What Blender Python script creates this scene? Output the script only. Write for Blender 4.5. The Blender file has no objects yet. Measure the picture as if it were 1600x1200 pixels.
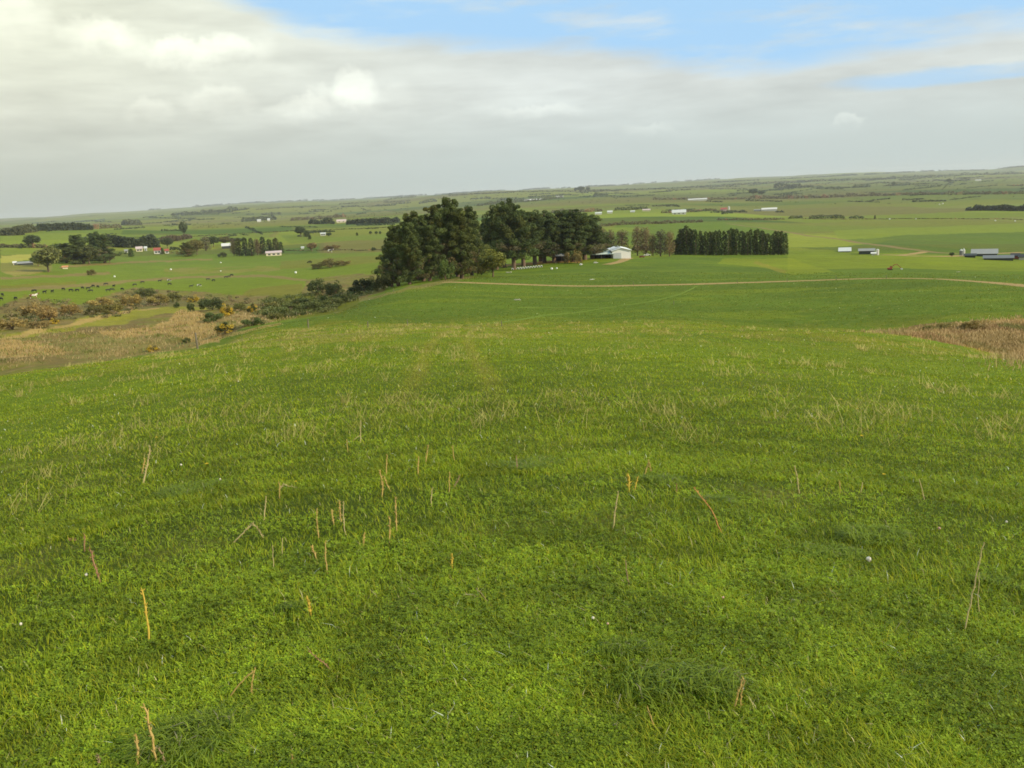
import bpy, bmesh, math, random
import numpy as np
from mathutils import Vector, Matrix
R = math.radians
rng = np.random.default_rng(7)
random.seed(7)
scene = bpy.context.scene
C = scene.collection
# ------------------------------------------------------------------ camera
W0, H0, FPX = 1600.0, 1200.0, 1400.0
CAMZ = 70.0
PITCH, ROLL = math.atan(293.6 / FPX), R(3.0)
fwd = Vector((0, math.cos(PITCH), -math.sin(PITCH)))
upv = Vector((0, math.sin(PITCH), math.cos(PITCH)))
rgt = Vector((1, 0, 0))
camR = rgt * math.cos(ROLL) - upv * math.sin(ROLL)
camU = rgt * math.sin(ROLL) + upv * math.cos(ROLL)
cd = bpy.data.cameras.new("Camera")
cam = bpy.data.objects.new("Camera", cd)
C.objects.link(cam)
m = Matrix((camR, camU, -fwd)).transposed().to_4x4()
m.translation = Vector((0, 0, CAMZ))
cam.matrix_world = m
cd.sensor_width = 36.0
cd.lens = 36.0 * FPX / W0
cd.clip_start = 0.1
cd.clip_end = 60000
scene.camera = cam
# ------------------------------------------------------------------ exposure
scene.view_settings.view_transform = 'Standard'
scene.view_settings.look = 'None'
scene.view_settings.exposure = 0.0
scene.view_settings.gamma = 1.0
scene.cycles.use_denoising = True
scene.cycles.max_bounces = 6
scene.cycles.diffuse_bounces = 2
scene.cycles.glossy_bounces = 2
scene.cycles.transmission_bounces = 3
scene.cycles.transparent_max_bounces = 4
scene.cycles.volume_bounces = 0
scene.cycles.filter_width = 1.7
# ------------------------------------------------------------------ node expression helper
class NT:
    def __init__(s, nt): s.nt = nt
    def n(s, t, **k):
        nd = s.nt.nodes.new(t)
        for a, b in k.items(): setattr(nd, a, b)
        return nd
    def lk(s, a, b): s.nt.links.new(a, b)
    def setin(s, sock, v):
        if isinstance(v, bpy.types.NodeSocket): s.lk(v, sock)
        else: sock.default_value = v
    def m(s, op, a, b=0.0, c=0.0, clamp=False):
        nd = s.n('ShaderNodeMath', operation=op); nd.use_clamp = clamp
        s.setin(nd.inputs[0], a); s.setin(nd.inputs[1], b); s.setin(nd.inputs[2], c)
        return nd.outputs[0]
    def ss(s, x, lo, hi):
        nd = s.n('ShaderNodeMapRange', interpolation_type='SMOOTHSTEP')
        s.setin(nd.inputs[0], x); s.setin(nd.inputs[1], lo); s.setin(nd.inputs[2], hi)
        return nd.outputs[0]
    def mix(s, f, a, b, t='MIX'):
        nd = s.n('ShaderNodeMix', data_type='RGBA', blend_type=t)
        s.setin(nd.inputs[0], f); s.setin(nd.inputs[6], a); s.setin(nd.inputs[7], b)
        return nd.outputs[2]
    def noise(s, vec, scale, det=4, rough=.5, out=0, **k):
        nd = s.n('ShaderNodeTexNoise', **k)
        if vec is not None: s.lk(vec, nd.inputs['Vector'])
        nd.inputs['Scale'].default_value = scale; nd.inputs['Detail'].default_value = det
        nd.inputs['Roughness'].default_value = rough
        return nd.outputs[out]
    def comb(s, x, y, z):
        nd = s.n('ShaderNodeCombineXYZ')
        for i, v in enumerate((x, y, z)): s.setin(nd.inputs[i], v)
        return nd.outputs[0]
def srgb(r, g, b, k=1.0):
    f = lambda c: (c / 255 / 12.92 if c <= 10 else ((c / 255 + .055) / 1.055) ** 2.4)
    return (f(r) * k, f(g) * k, f(b) * k, 1.0)
# ------------------------------------------------------------------ sun + sky
SUN_EL, SUN_AZ = R(31), R(112)        # azimuth clockwise from +Y (view direction): from the right, a little behind
sd = Vector((math.sin(SUN_AZ) * math.cos(SUN_EL), math.cos(SUN_AZ) * math.cos(SUN_EL), math.sin(SUN_EL)))
ld = bpy.data.lights.new("Sun", 'SUN'); ld.energy = 4.8; ld.angle = R(.6); ld.color = (1.0, .87, .62)
lo = bpy.data.objects.new("Sun", ld); C.objects.link(lo)
lo.rotation_euler = sd.to_track_quat('Z', 'Y').to_euler(); lo.location = (0, 0, 200)
world = bpy.data.worlds.new("World"); scene.world = world; world.use_nodes = True
wt = world.node_tree; wt.nodes.clear(); w = NT(wt)
SKS = 0.1
sky = w.n('ShaderNodeTexSky', sky_type='NISHITA'); sky.sun_disc = False
sky.sun_elevation = SUN_EL; sky.sun_rotation = SUN_AZ; sky.air_density = 1.0; sky.dust_density = .6; sky.ozone_density = 1.5
tc = w.n('ShaderNodeTexCoord'); sep = w.n('ShaderNodeSeparateXYZ'); w.lk(tc.outputs['Generated'], sep.inputs[0])
X, Y, Z = sep.outputs
hl = w.m('SQRT', w.m('ADD', w.m('MULTIPLY', X, X), w.m('MULTIPLY', Y, Y)))
U = w.m('ARCTAN2', X, Y)
V = w.m('ARCTAN2', Z, hl)
# streaky layer noise in stretched (azimuth, elevation) space and soft lumps
pv = w.comb(w.m('MULTIPLY', X, 1.0), w.m('MULTIPLY', Y, 1.0), w.m('MULTIPLY', Z, 5.0))
n1 = w.noise(pv, 3.2, 7, .52)
n2 = w.noise(pv, 9.0, 6, .55)
n3 = w.noise(tc.outputs['Generated'], 12.0, 6, .5)
fc = w.n('ShaderNodeFloatCurve')                       # lower edge of the blue opening against azimuth
cv = fc.mapping.curves[0]
u2c = lambda u: (u + .6) / 1.2
pts = [(-.6, .9), (-.40, .9), (-.37, .245), (-.30, .222), (-.20, .18), (-.12, .166), (-.02, .158), (.1, .150), (.2, .126), (.30, .120), (.38, .124), (.6, .135)]
while len(cv.points) < len(pts): cv.points.new(.5, .5)
for p_, (a, b) in zip(cv.points, pts): p_.location = (u2c(a), b); p_.handle_type = 'VECTOR'
fc.mapping.update()
w.setin(fc.inputs['Value'], w.m('ADD', w.m('DIVIDE', U, 1.2), .5))
edge = w.m('SUBTRACT', fc.outputs[0], .012)
wob = w.m('MULTIPLY', w.m('SUBTRACT', n2, .47), .036)
dv = w.m('SUBTRACT', w.m('ADD', V, wob), edge)
blue = w.ss(dv, -.004, .024)
# little opening at right
gx = w.m('DIVIDE', w.m('SUBTRACT', U, .47), .13); gy = w.m('DIVIDE', w.m('SUBTRACT', w.m('ADD', V, w.m('MULTIPLY', wob, .5)), .091), .010)
g = w.m('ADD', w.m('MULTIPLY', gx, gx), w.m('MULTIPLY', gy, gy))
blue2 = w.m('MULTIPLY', w.m('SUBTRACT', 1.0, w.ss(g, .2, 1.3)), .75)
# away from the picture: broken cover
blue3 = w.m('MULTIPLY', w.ss(n1, .5, .6), w.ss(V, .45, .7))
# thin grey wisps inside the blue
pw = w.comb(w.m('MULTIPLY', U, 5.5), w.m('MULTIPLY', w.m('ADD', V, w.m('MULTIPLY', U, .01)), 26.0), 0.0)
wn = w.noise(pw, 1.25, 5, .55)
wis = w.m('MULTIPLY', w.ss(wn, .47, .70), .62)
wis = w.m('MULTIPLY', wis, w.ss(V, .30, .16))
bl = w.m('MULTIPLY', w.m('MAXIMUM', w.m('MAXIMUM', blue, blue2), blue3), w.m('SUBTRACT', 1.0, wis))
# cloud colour
left = w.ss(U, .15, -.55)
hz = w.mix(left, srgb(196, 209, 206), srgb(188, 195, 184))
midc = w.mix(left, srgb(216, 223, 219), srgb(218, 221, 206))
topc = w.mix(left, srgb(220, 227, 225), srgb(236, 239, 217))
c = w.mix(w.ss(V, 0.0, .12), hz, midc)
c = w.mix(w.ss(V, .07, .2), c, topc)
br = w.m('ADD', 1.0, w.m('MULTIPLY', w.m('MULTIPLY', w.m('SUBTRACT', n1, .44), .36), w.ss(V, .03, .11)))
br = w.m('ADD', br, w.m('MULTIPLY', w.m('MULTIPLY', w.m('SUBTRACT', n2, .48), .6), w.ss(V, .02, .10)))
# darker blue-grey underside along the edge of the opening
und = w.m('MULTIPLY', w.ss(dv, -.03, .0), w.ss(U, -.3, 0.0))
br = w.m('SUBTRACT', br, w.m('MULTIPLY', und, .05))
vm = w.n('ShaderNodeVectorMath', operation='SCALE'); w.lk(c, vm.inputs[0]); w.setin(vm.inputs['Scale'], br)
c = vm.outputs[0]
# cumulus heads
wx = w.m('MULTIPLY', w.m('SUBTRACT', n3, .5), .030)
n4 = w.noise(tc.outputs['Generated'], 30.0, 7, .62)
wy = w.m('MULTIPLY', w.m('SUBTRACT', n4, .5), .045)
def px2uv(px, py):
    d = fwd * FPX + camR * (px - 800) + camU * (600 - py)
    return math.atan2(d.x, d.y), math.atan2(d.z, math.hypot(d.x, d.y))
for (px, py, rx, ry, st) in [(552, 142, 32, 34, .235), (522, 164, 56, 30, .10), (470, 174, 48, 24, .14), (590, 160, 60, 30, .06), (148, 58, 42, 30, .17), (30, 42, 52, 46, .2), (230, 182, 34, 24, .13), (330, 85, 90, 26, .16), (175, 62, 40, 24, .12),
                             (345, 160, 56, 26, .13), (840, 175, 70, 14, .10), (1330, 193, 24, 10, .12), (300, 90, 100, 25, .12), (1010, 205, 40, 12, .07)]:
    u, v = px2uv(px, py)
    a = w.m('DIVIDE', w.m('SUBTRACT', w.m('ADD', U, wx), u), rx / FPX); b = w.m('DIVIDE', w.m('SUBTRACT', w.m('ADD', V, wy), v), ry / FPX)
    d2 = w.m('ADD', w.m('MULTIPLY', a, a), w.m('MULTIPLY', b, b))
    body = w.m('SUBTRACT', 1.0, w.ss(d2, .3, 1.4))
    lit = w.m('MULTIPLY', body, w.ss(b, -1.0, .75))
    vv = w.n('ShaderNodeVectorMath', operation='SCALE'); vv.inputs[0].default_value = (1.0, 1.0, .86); w.setin(vv.inputs['Scale'], w.m('MULTIPLY', lit, st))
    ad = w.n('ShaderNodeVectorMath', operation='ADD'); w.lk(c, ad.inputs[0]); w.lk(vv.outputs[0], ad.inputs[1]); c = ad.outputs[0]
    if st > .23 and px > 500: bl = w.m('MULTIPLY', bl, w.m('SUBTRACT', 1.0, body))
vm = w.n('ShaderNodeVectorMath', operation='SCALE'); w.lk(c, vm.inputs[0]); vm.inputs['Scale'].default_value = 1 / SKS
blu = w.mix(.92, sky.outputs[0], tuple(x / SKS for x in srgb(176, 219, 255)[:3]) + (1,))
colr = w.mix(bl, vm.outputs[0], blu)
# below the horizon: dim ground tone
colr = w.mix(w.ss(Z, -.02, -.06), colr, (1.2, 1.6, .8, 1))
bg = w.n('ShaderNodeBackground'); w.lk(colr, bg.inputs[0]); bg.inputs[1].default_value = SKS
wo = w.n('ShaderNodeOutputWorld'); w.lk(bg.outputs[0], wo.inputs[0])
world.cycles.sampling_method = 'MANUAL'; world.cycles.sample_map_resolution = 512

# ------------------------------------------------------------------ helpers: noise, projection
def vnoise(x, y, seed=0):
    x = np.asarray(x, float); y = np.asarray(y, float)
    xi = np.floor(x).astype(np.int64); yi = np.floor(y).astype(np.int64)
    fx = x - xi; fy = y - yi
    fx = fx * fx * (3 - 2 * fx); fy = fy * fy * (3 - 2 * fy)
    def h(a, b):
        n = (a * 374761393 + b * 668265263 + seed * 982451653) & 0xffffffff
        n = ((n ^ (n >> 13)) * 1274126177) & 0xffffffff
        return ((n ^ (n >> 16)) & 0xffff) / 65535.0
    return (h(xi, yi) * (1 - fx) + h(xi + 1, yi) * fx) * (1 - fy) + (h(xi, yi + 1) * (1 - fx) + h(xi + 1, yi + 1) * fx) * fy
def fbm(x, y, seed=0, o=4):
    s = 0; a = .5; t = 0
    for i in range(o):
        s = s + a * vnoise(x, y, seed + i * 17); t += a; a *= .5; x = x * 2.03 + 5.1; y = y * 2.03 - 3.7
    return s / t
def sstep(x, a, b):
    t = np.clip((x - a) / (b - a), 0, 1); return t * t * (3 - 2 * t)
cR, cU, cF = (np.array(v) for v in (camR, camU, fwd))
def proj(x, y, z):
    zz = z - CAMZ
    d = x * cF[0] + y * cF[1] + zz * cF[2]
    d = np.where(d < .01, .01, d)
    return (800 + FPX * (x * cR[0] + y * cR[1] + zz * cR[2]) / d, 600 - FPX * (x * cU[0] + y * cU[1] + zz * cU[2]) / d)
def ray(px, py):
    v = cF * FPX + cR * (px - 800) + cU * (600 - py)
    return v
def inpoly(px, py, poly):
    ins = np.zeros(np.shape(px), bool); n = len(poly); j = n - 1
    for i in range(n):
        xi, yi = poly[i]; xj, yj = poly[j]
        if yi != yj:
            c_ = ((yi > py) != (yj > py)) & (px < (xj - xi) * (py - yi) / (yj - yi) + xi)
            ins ^= c_
        j = i
    return ins
# ------------------------------------------------------------------ terrain height: survey points (seen at px, py; distance in metres)
SV = [(0,590,45),(0,602,80),(0,556,125),(150,568,50),(150,580,85),(150,545,125),(300,548,60),(300,558,92),(300,538,120),(480,515,78),(480,513,92),(640,508,82),(640,505,96),
 (900,505,86),(900,500,102),(1200,512,80),(1200,512,96),(1380,520,70),(1380,520,86),(1600,562,48),(1600,572,62),(1600,530,75),(1600,505,88),(1500,505,86),
 (400,516,96),(515,492,108),(600,458,155),(700,436,212),(640,445,190),(800,431,235),(480,502,135),(480,487,180),(560,476,165),(570,455,240),
 (700,480,120),(800,487,110),(800,460,145),(800,443,172),(1000,487,108),(1000,465,138),(1000,445,170),(1200,487,108),(1200,463,140),(1200,440,175),(1400,487,104),(1400,460,135),(1400,435,180),(1600,490,98),(1600,465,125),(1600,446,160),
 (900,422,260),(985,403,345),(1050,398,420),(1140,399,420),(1230,398,420),(1230,418,290),(1400,422,270),(1400,402,390),(1600,404,410),(1600,424,270),
 (1000,370,650),(1230,380,580),(1600,376,620),(1400,372,640),(1400,345,1080),(1600,330,1350),(1200,343,1100),(1000,342,1050),(1000,325,1700),(1200,325,1800),(1400,310,2200),(1600,300,2600),
 (1000,308,3000),(1200,300,3500),(1400,290,4000),(1600,285,4500),(1000,293,9000),(1200,281.5,9000),(1400,275,9000),(1600,269,9500),(800,299,8000),(700,305,6000),(600,314,6500),(540,318,7500),
 (480,319,8000),(400,324,7000),(370,326,5000),(300,333,5500),(200,341,6500),(0,350,6500),
 (0,520,170),(100,508,190),(100,472,320),(0,480,300),(100,440,450),(100,415,600),(100,395,800),(60,371,1150),(60,358,1500),(60,357,1800),(200,350,3500),
 (250,440,480),(250,472,320),(250,500,200),(250,525,140),(400,480,230),(400,502,150),(400,460,330),(400,430,480),(400,400,700),(400,375,1000),(400,350,2000),(400,335,4500),
 (500,450,330),(540,436,380),(550,420,450),(550,390,700),(550,360,1100),(550,340,2200),(600,325,4500),(750,402,450),(750,372,700),(800,340,1400),(800,318,3000),
 (250,400,750),(250,375,1100),(250,352,2500),(360,510,130),(380,493,170),(620,440,260),(900,402,360),
 (-300,640,45),(-300,560,200),(-300,450,500),(-300,390,1200),(-300,366,6000),(1900,560,40),(1900,560,70),(1900,440,160),(1900,400,400),(1900,330,1300),(1900,262,8000)]
NEAR = [(a, r, s) for a, s in ((-.75, .130), (-.4, .125), (0, .118), (.4, .135), (.75, .15)) for r in (1.6, 5, 14)] + [(a, 28, s) for a, s in ((-.5, .13), (0, .122), (.5, .15))]
cx, cl, cq = [], [], []
for px, py, r in SV:
    v = ray(px, py); hxy = math.hypot(v[0], v[1])
    cx.append(math.atan2(v[0], v[1])); cl.append(math.log(r)); cq.append(-v[2] / hxy - 1.6 / r)
for a, r, s in NEAR: cx.append(a); cl.append(math.log(r)); cq.append(s)
cx = np.array(cx) * 3.2; cl = np.array(cl); cq = np.array(cq)
def phi(d2): return d2 * np.log(d2 + 1e-9) * .5
N_ = len(cx)
A = np.zeros((N_ + 3, N_ + 3))
A[:N_, :N_] = phi((cx[:, None] - cx[None]) ** 2 + (cl[:, None] - cl[None]) ** 2) + np.eye(N_) * .004
A[:N_, N_] = 1; A[:N_, N_ + 1] = cx; A[:N_, N_ + 2] = cl; A[N_:, :N_] = A[:N_, N_:].T
sol = np.linalg.solve(A, np.concatenate([cq, [0, 0, 0]]))
def qfun(az, lr):
    a = az * 3.2; out = np.full(a.shape, sol[N_]) + sol[N_ + 1] * a + sol[N_ + 2] * lr
    for i in range(N_): out += sol[i] * phi((a - cx[i]) ** 2 + (lr - cl[i]) ** 2)
    return out
AZF = .80
azs = np.concatenate([np.linspace(-math.pi, -AZF, 60)[:-1], np.linspace(-AZF, AZF, 1250), np.linspace(AZF, math.pi, 60)[1:]])
lrs = np.linspace(math.log(1.0), math.log(13000), 860)
# smooth q on a coarse lattice, then refined
ca = np.linspace(-AZF, AZF, 161); cr_ = np.linspace(lrs[0], lrs[-1], 230)
CA, CR = np.meshgrid(ca, cr_, indexing='ij')
Q = qfun(CA, np.maximum(CR, math.log(1.5)))
def bil(G, fi, fj):
    i = np.clip(np.floor(fi).astype(int), 0, G.shape[0] - 2); j = np.clip(np.floor(fj).astype(int), 0, G.shape[1] - 2)
    a = np.clip(fi - i, 0, 1); b = np.clip(fj - j, 0, 1)
    return (G[i, j] * (1 - a) + G[i + 1, j] * a) * (1 - b) + (G[i, j + 1] * (1 - a) + G[i + 1, j + 1] * a) * b
GULLY = [(-400,475),(0,478),(40,462),(110,478),(210,448),(300,456),(400,462),(470,462),(480,436),(560,428),(620,430),(600,456),(560,470),(515,491),(440,500),(380,512),(345,528),(300,542),(150,566),(0,588),(-400,640)]
GULLY_R = [(1400,519),(1460,505),(1600,498),(2000,490),(2000,600),(1640,572),(1560,552),(1490,538),(1420,525)]
def base_z(az, lr):
    r = np.exp(lr)
    t = (math.pi - np.abs(az)) / (math.pi - AZF)
    ae = np.where(np.abs(az) > AZF, np.sign(az) * AZF * np.clip(t, 0, 1), az)
    q = bil(Q, (ae + AZF) / (2 * AZF) * 160, (lr - cr_[0]) / (cr_[-1] - cr_[0]) * 229)
    return CAMZ - 1.6 - q * r
def height(az, lr):
    r = np.exp(lr); x = r * np.sin(az); y = r * np.cos(az)
    z = base_z(az, lr)
    px, py = proj(x, y, z)
    infr = np.abs(az) < AZF
    gm = (inpoly(px, py, GULLY) & infr & (r > 55) & (r < 600)).astype(float)
    gr = (inpoly(px, py, GULLY_R) & infr & (r > 40) & (r < 120)).astype(float)
    z = z + .05 * (fbm(x / 1.1, y / 1.1, 3) - .5) * sstep(r, 70, 1) + .06 * (fbm(x / 6, y / 6, 5) - .5) * sstep(r, 2, 12)
    z = z + (fbm(x / 45, y / 45, 8) - .5) * 1.8 * sstep(r, 100, 400)
    z = z + gm * (fbm(x / 11, y / 11, 11, 5) - .55) * 1.8 + gr * ((fbm(x / 5, y / 5, 12) - .5) * 1.0)
    z = z + (fbm(x / 420, y / 420, 21, 4) - .5) * 8 * sstep(r, 1100, 3000)
    z = z + (fbm(x / 1100, y / 1100, 25, 4) - .5) * 74 * sstep(r, 2500, 9000)
    return x, y, z, px, py, gm, gr, r
AZ, LR = np.meshgrid(azs, lrs, indexing='ij')
GX, GY, GZ, GPX, GPY, GGM, GGR, GR = height(AZ, LR)
# visible-surface lookup and ground height
def ground(x, y):
    x = np.asarray(x, float); y = np.asarray(y, float)
    az = np.arctan2(x, y); lr = np.log(np.maximum(np.hypot(x, y), 1.001))
    fi = np.interp(az, azs, np.arange(len(azs))); fj = (lr - lrs[0]) / (lrs[-1] - lrs[0]) * (len(lrs) - 1)
    return bil(GZ, fi, fj)
def hits(px, py):
    """first ground point seen at photo pixels (arrays)"""
    px = np.atleast_1d(np.asarray(px, float)); py = np.atleast_1d(np.asarray(py, float))
    out = np.zeros((len(px), 3))
    lr = np.linspace(math.log(1.5), math.log(12900), 2600); r = np.exp(lr)
    for k in range(len(px)):
        v = ray(px[k], py[k]); hxy = math.hypot(v[0], v[1]); ux, uy, sl = v[0] / hxy, v[1] / hxy, v[2] / hxy
        d = (CAMZ + sl * r) - ground(ux * r, uy * r)
        i = np.argmax(d < 0)
        if d[i] >= 0: i = int(np.argmin(d[-400:] / r[-400:])) + len(r) - 400; rr = r[i]
        elif i == 0: rr = r[0]
        else: rr = r[i - 1] + (r[i] - r[i - 1]) * d[i - 1] / (d[i - 1] - d[i])
        out[k] = (ux * rr, uy * rr, 0)
    out[:, 2] = ground(out[:, 0], out[:, 1])
    return out
def hit(px, py): return hits([px], [py])[0]
def mpp(P): return float(np.dot(P - np.array([0, 0, CAMZ]), cF)) / FPX      # metres per photo pixel at P
# ------------------------------------------------------------------ mesh helpers
def mesh_np(name, V, quads=None, tris=None, mats=(), cols=None, smooth=False, midx=None):
    me = bpy.data.meshes.new(name)
    V = np.asarray(V, np.float32).reshape(-1, 3)
    nq = 0 if quads is None else len(quads); nt = 0 if tris is None else len(tris)
    me.vertices.add(len(V)); me.vertices.foreach_set('co', V.ravel())
    li = np.concatenate([np.asarray(quads, np.int32).ravel() if nq else np.zeros(0, np.int32), np.asarray(tris, np.int32).ravel() if nt else np.zeros(0, np.int32)])
    me.loops.add(len(li)); me.loops.foreach_set('vertex_index', li)
    me.polygons.add(nq + nt)
    st = np.concatenate([np.arange(nq) * 4, nq * 4 + np.arange(nt) * 3]).astype(np.int32)
    me.polygons.foreach_set('loop_start', st)
    if smooth: me.polygons.foreach_set('use_smooth', np.ones(nq + nt, bool))
    if midx is not None: me.polygons.foreach_set('material_index', np.asarray(midx, np.int32))
    if cols is not None:
        a = me.color_attributes.new('Col', 'FLOAT_COLOR', 'POINT')
        cc = np.ones((len(V), 4), np.float32); cc[:, :3] = np.asarray(cols)[:, :3]
        a.data.foreach_set('color', cc.ravel())
    for mt in (mats if isinstance(mats, (list, tuple)) else [mats]): me.materials.append(mt)
    me.update(calc_edges=True)
    return me
def link(name, me, parent=None, loc=None, rot=None, scale=None):
    o = bpy.data.objects.new(name, me); C.objects.link(o)
    if parent is not None: o.parent = parent
    if loc is not None: o.location = loc
    if rot is not None: o.rotation_euler = rot
    if scale is not None: o.scale = scale
    return o
LABELS = {}
def tag(o, label, cat, group=None, kind=None):
    if label: o['label'] = label
    if cat: o['category'] = cat
    if group: o['group'] = group
    if kind: o['kind'] = kind
    if label and not group:
        if label in LABELS: print('DUP LABEL', label)
    LABELS[label] = 1
    return o
def empty(name, loc, rz=0.0, scale=1.0):
    o = bpy.data.objects.new(name, None); C.objects.link(o); o.location = loc; o.rotation_euler = (0, 0, rz)
    o.scale = (scale,) * 3; o.empty_display_size = .3
    return o
MATS = {}
def mat(name, col, rough=.8, spec=.25, nscale=0, namt=.25, metal=0.0):
    if name in MATS: return MATS[name]
    mt = bpy.data.materials.new(name); mt.use_nodes = True; nt = mt.node_tree; b = nt.nodes['Principled BSDF']; t = NT(nt)
    b.inputs['Roughness'].default_value = rough; b.inputs['Specular IOR Level'].default_value = spec; b.inputs['Metallic'].default_value = metal
    co = t.n('ShaderNodeTexCoord').outputs['Object']
    n = t.noise(co, nscale or 1.5, 5, .6)
    f = t.m('ADD', 1 - namt, t.m('MULTIPLY', n, 2 * namt))
    vm = t.n('ShaderNodeVectorMath', operation='SCALE'); vm.inputs[0].default_value = col[:3]; t.lk(f, vm.inputs['Scale'])
    t.lk(vm.outputs[0], b.inputs['Base Color'])
    MATS[name] = mt
    return mt
def leafmat(name, trans=.25, rough=.6, spec=.2):
    mt = bpy.data.materials.new(name); mt.use_nodes = True; nt = mt.node_tree; t = NT(nt)
    b = nt.nodes['Principled BSDF']; out = nt.nodes['Material Output']
    at = t.n('ShaderNodeAttribute', attribute_name='Col')
    b.inputs['Roughness'].default_value = rough; b.inputs['Specular IOR Level'].default_value = spec
    oi = t.n('ShaderNodeObjectInfo'); tv = t.n('ShaderNodeVectorMath', operation='MULTIPLY'); t.lk(at.outputs['Color'], tv.inputs[0]); t.lk(oi.outputs['Color'], tv.inputs[1])
    t.lk(tv.outputs[0], b.inputs['Base Color'])
    if trans > 0:
        tr = t.n('ShaderNodeBsdfTranslucent'); mx = t.n('ShaderNodeMixShader'); mx.inputs[0].default_value = trans
        vm = t.n('ShaderNodeVectorMath', operation='MULTIPLY'); t.lk(tv.outputs[0], vm.inputs[0]); vm.inputs[1].default_value = (1.2, 1.15, .3)
        t.lk(vm.outputs[0], tr.inputs[0]); t.lk(b.outputs[0], mx.inputs[1]); t.lk(tr.outputs[0], mx.inputs[2]); t.lk(mx.outputs[0], out.inputs[0])
    return mt
M_LEAF = leafmat('foliage', .22, .65, .15)
M_BLADE = leafmat('grass_blade', .40, .5, .22)
M_DRY = leafmat('dry_stalk', .15, .7, .1)
M_BARK = mat('bark', (.16, .11, .075), .9, .1, 3, .4)

# ------------------------------------------------------------------ ground: colours of the swards and soils
KA = 1 / 1.18
def ph(r, g, b): return np.array(srgb(r, g, b, KA)[:3])
CF = dict(fore=ph(96,126,30), pad=ph(84,116,30), pad2=ph(92,124,34), mid=ph(106,130,50), bright=ph(122,146,52), yell=ph(140,158,60), dark=ph(76,108,42), far=ph(112,132,70),
          tan=ph(150,132,84), straw=ph(186,158,98), brown=ph(124,106,66), scrub=ph(112,108,66), cattle=ph(104,132,46), gold=ph(180,178,84), olive=ph(118,120,58), dirt=ph(170,142,92))
az, lr = AZ, LR
r_ = GR; x_, y_ = GX, GY
col = np.zeros(GZ.shape + (3,)); col[:] = CF['fore']
def blend(mask, c): 
    global col
    col = col * (1 - mask[..., None]) + np.asarray(c) * mask[..., None]
# patchwork of paddocks beyond the hill
wxp = x_ + 25 * (fbm(x_ / 160, y_ / 160, 31) - .5); wyp = y_ + 25 * (fbm(x_ / 160 + 9, y_ / 160, 33) - .5)
def cells(sx, sy, ang, seed, wall):
    a = R(ang); u = (wxp * math.cos(a) + wyp * math.sin(a)); v = (-wxp * math.sin(a) + wyp * math.cos(a)) / sy
    iv = np.floor(v); u = u / sx + vnoise(iv + .5, iv * 0 + .5, seed) * 3; iu = np.floor(u)
    def h(k): 
        n = (iu.astype(np.int64) * 73856093 ^ iv.astype(np.int64) * 19349663 ^ (seed + k) * 83492791) & 0xffffffff
        n = ((n ^ (n >> 13)) * 1274126177) & 0xffffffff
        return ((n ^ (n >> 15)) & 0xffff) / 65535.0
    d = np.minimum(np.minimum(u - iu, iu + 1 - u) * sx, np.minimum(v - iv, iv + 1 - v) * sy)
    return h(0), h(1), h(2), 1 - sstep(d, wall * .5, wall)
h0, h1, h2, wl = cells(330, 210, 14, 5, 5.0)
pal = np.array([CF['mid'], CF['far'], CF['bright'], CF['dark'], CF['mid'] * .9 + CF['tan'] * .1, CF['olive'], CF['far'] * .85, CF['bright'] * .9])
farc = pal[(h0 * 7.99).astype(int)] * (.88 + .24 * h1)[..., None]
farc = farc * (1 - .5 * wl[..., None]) + CF['brown'] * .5 * wl[..., None]
g0, g1, g2, wg = cells(900, 520, 9, 8, 16.0)
farc2 = pal[(g0 * 7.99).astype(int)] * (.85 + .3 * g1)[..., None] 
farc2 = farc2 * (1 - .55 * wg[..., None]) + CF['scrub'] * .55 * wg[..., None]
farc2 = np.where((g2 > .86)[..., None], CF['yell'] * .8, farc2)
farc2 = farc2 * .82; fm = sstep(r_, 1600, 2600)[..., None]
farc = farc * (1 - fm) + farc2 * fm
tp = sstep(fbm(x_ / 300, y_ / 120, 41), .52, .66)[..., None] * .35
farc = farc * (1 - tp) + (CF['olive'] * .85 + CF['tan'] * .15) * tp
blend(sstep(r_, 420, 520), 0)
f3 = sstep(r_, 420, 520)[..., None]; col = col + farc * f3
# lower paddocks between crest and row of conifers
lp = sstep(r_, 84, 100) * (1 - sstep(r_, 430, 520)); pm = (inpoly(GPX, GPY, [(340,520),(515,492),(600,457),(720,430),(860,400),(985,392),(1700,380),(2500,380),(2500,600),(1100,530),(340,530)]) & (r_ > 84) & (np.abs(az) < AZF))
blend(pm * lp, CF['pad'])
# left plain
cm = inpoly(GPX, GPY, [(-500,430),(0,405),(300,398),(600,395),(640,440),(480,455),(300,470),(-500,500)]) & (r_ > 250) & (r_ < 1500)
blend(cm * .85, CF['cattle'])
def soft(pts, c, amt=1.0, rmin=80, rmax=15000, wv=2.0, ns=None):
    """paint a patch of ground whose outline was surveyed in the photo; the edge wanders a little"""
    wn = (vnoise(x_ / (r_ * .012), y_ / (r_ * .012), 77) - .5) * 2 * wv; wn2 = (vnoise(x_ / (r_ * .004), y_ / (r_ * .008), 78) - .5) * wv
    mk = inpoly(GPX + wn * 2, GPY + wn * .4 + wn2 * .3, pts) & (r_ > rmin) & (r_ < rmax) & (np.abs(az) < AZF)
    a = mk * amt
    if ns is not None: a = a * sstep(fbm(x_ / ns, y_ / ns, 55), .35, .6)
    blend(a, c)
soft([(1230,372),(1320,373),(1470,388),(1600,392),(1600,396),(1480,394),(1400,392),(1228,388)], CF['dark'], .6)
soft([(930,349),(1130,346),(1235,352),(1320,356),(1600,366),(1600,372),(1420,366),(1320,362),(1235,364),(1130,356),(940,360)], CF['mid'], .5)
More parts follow.
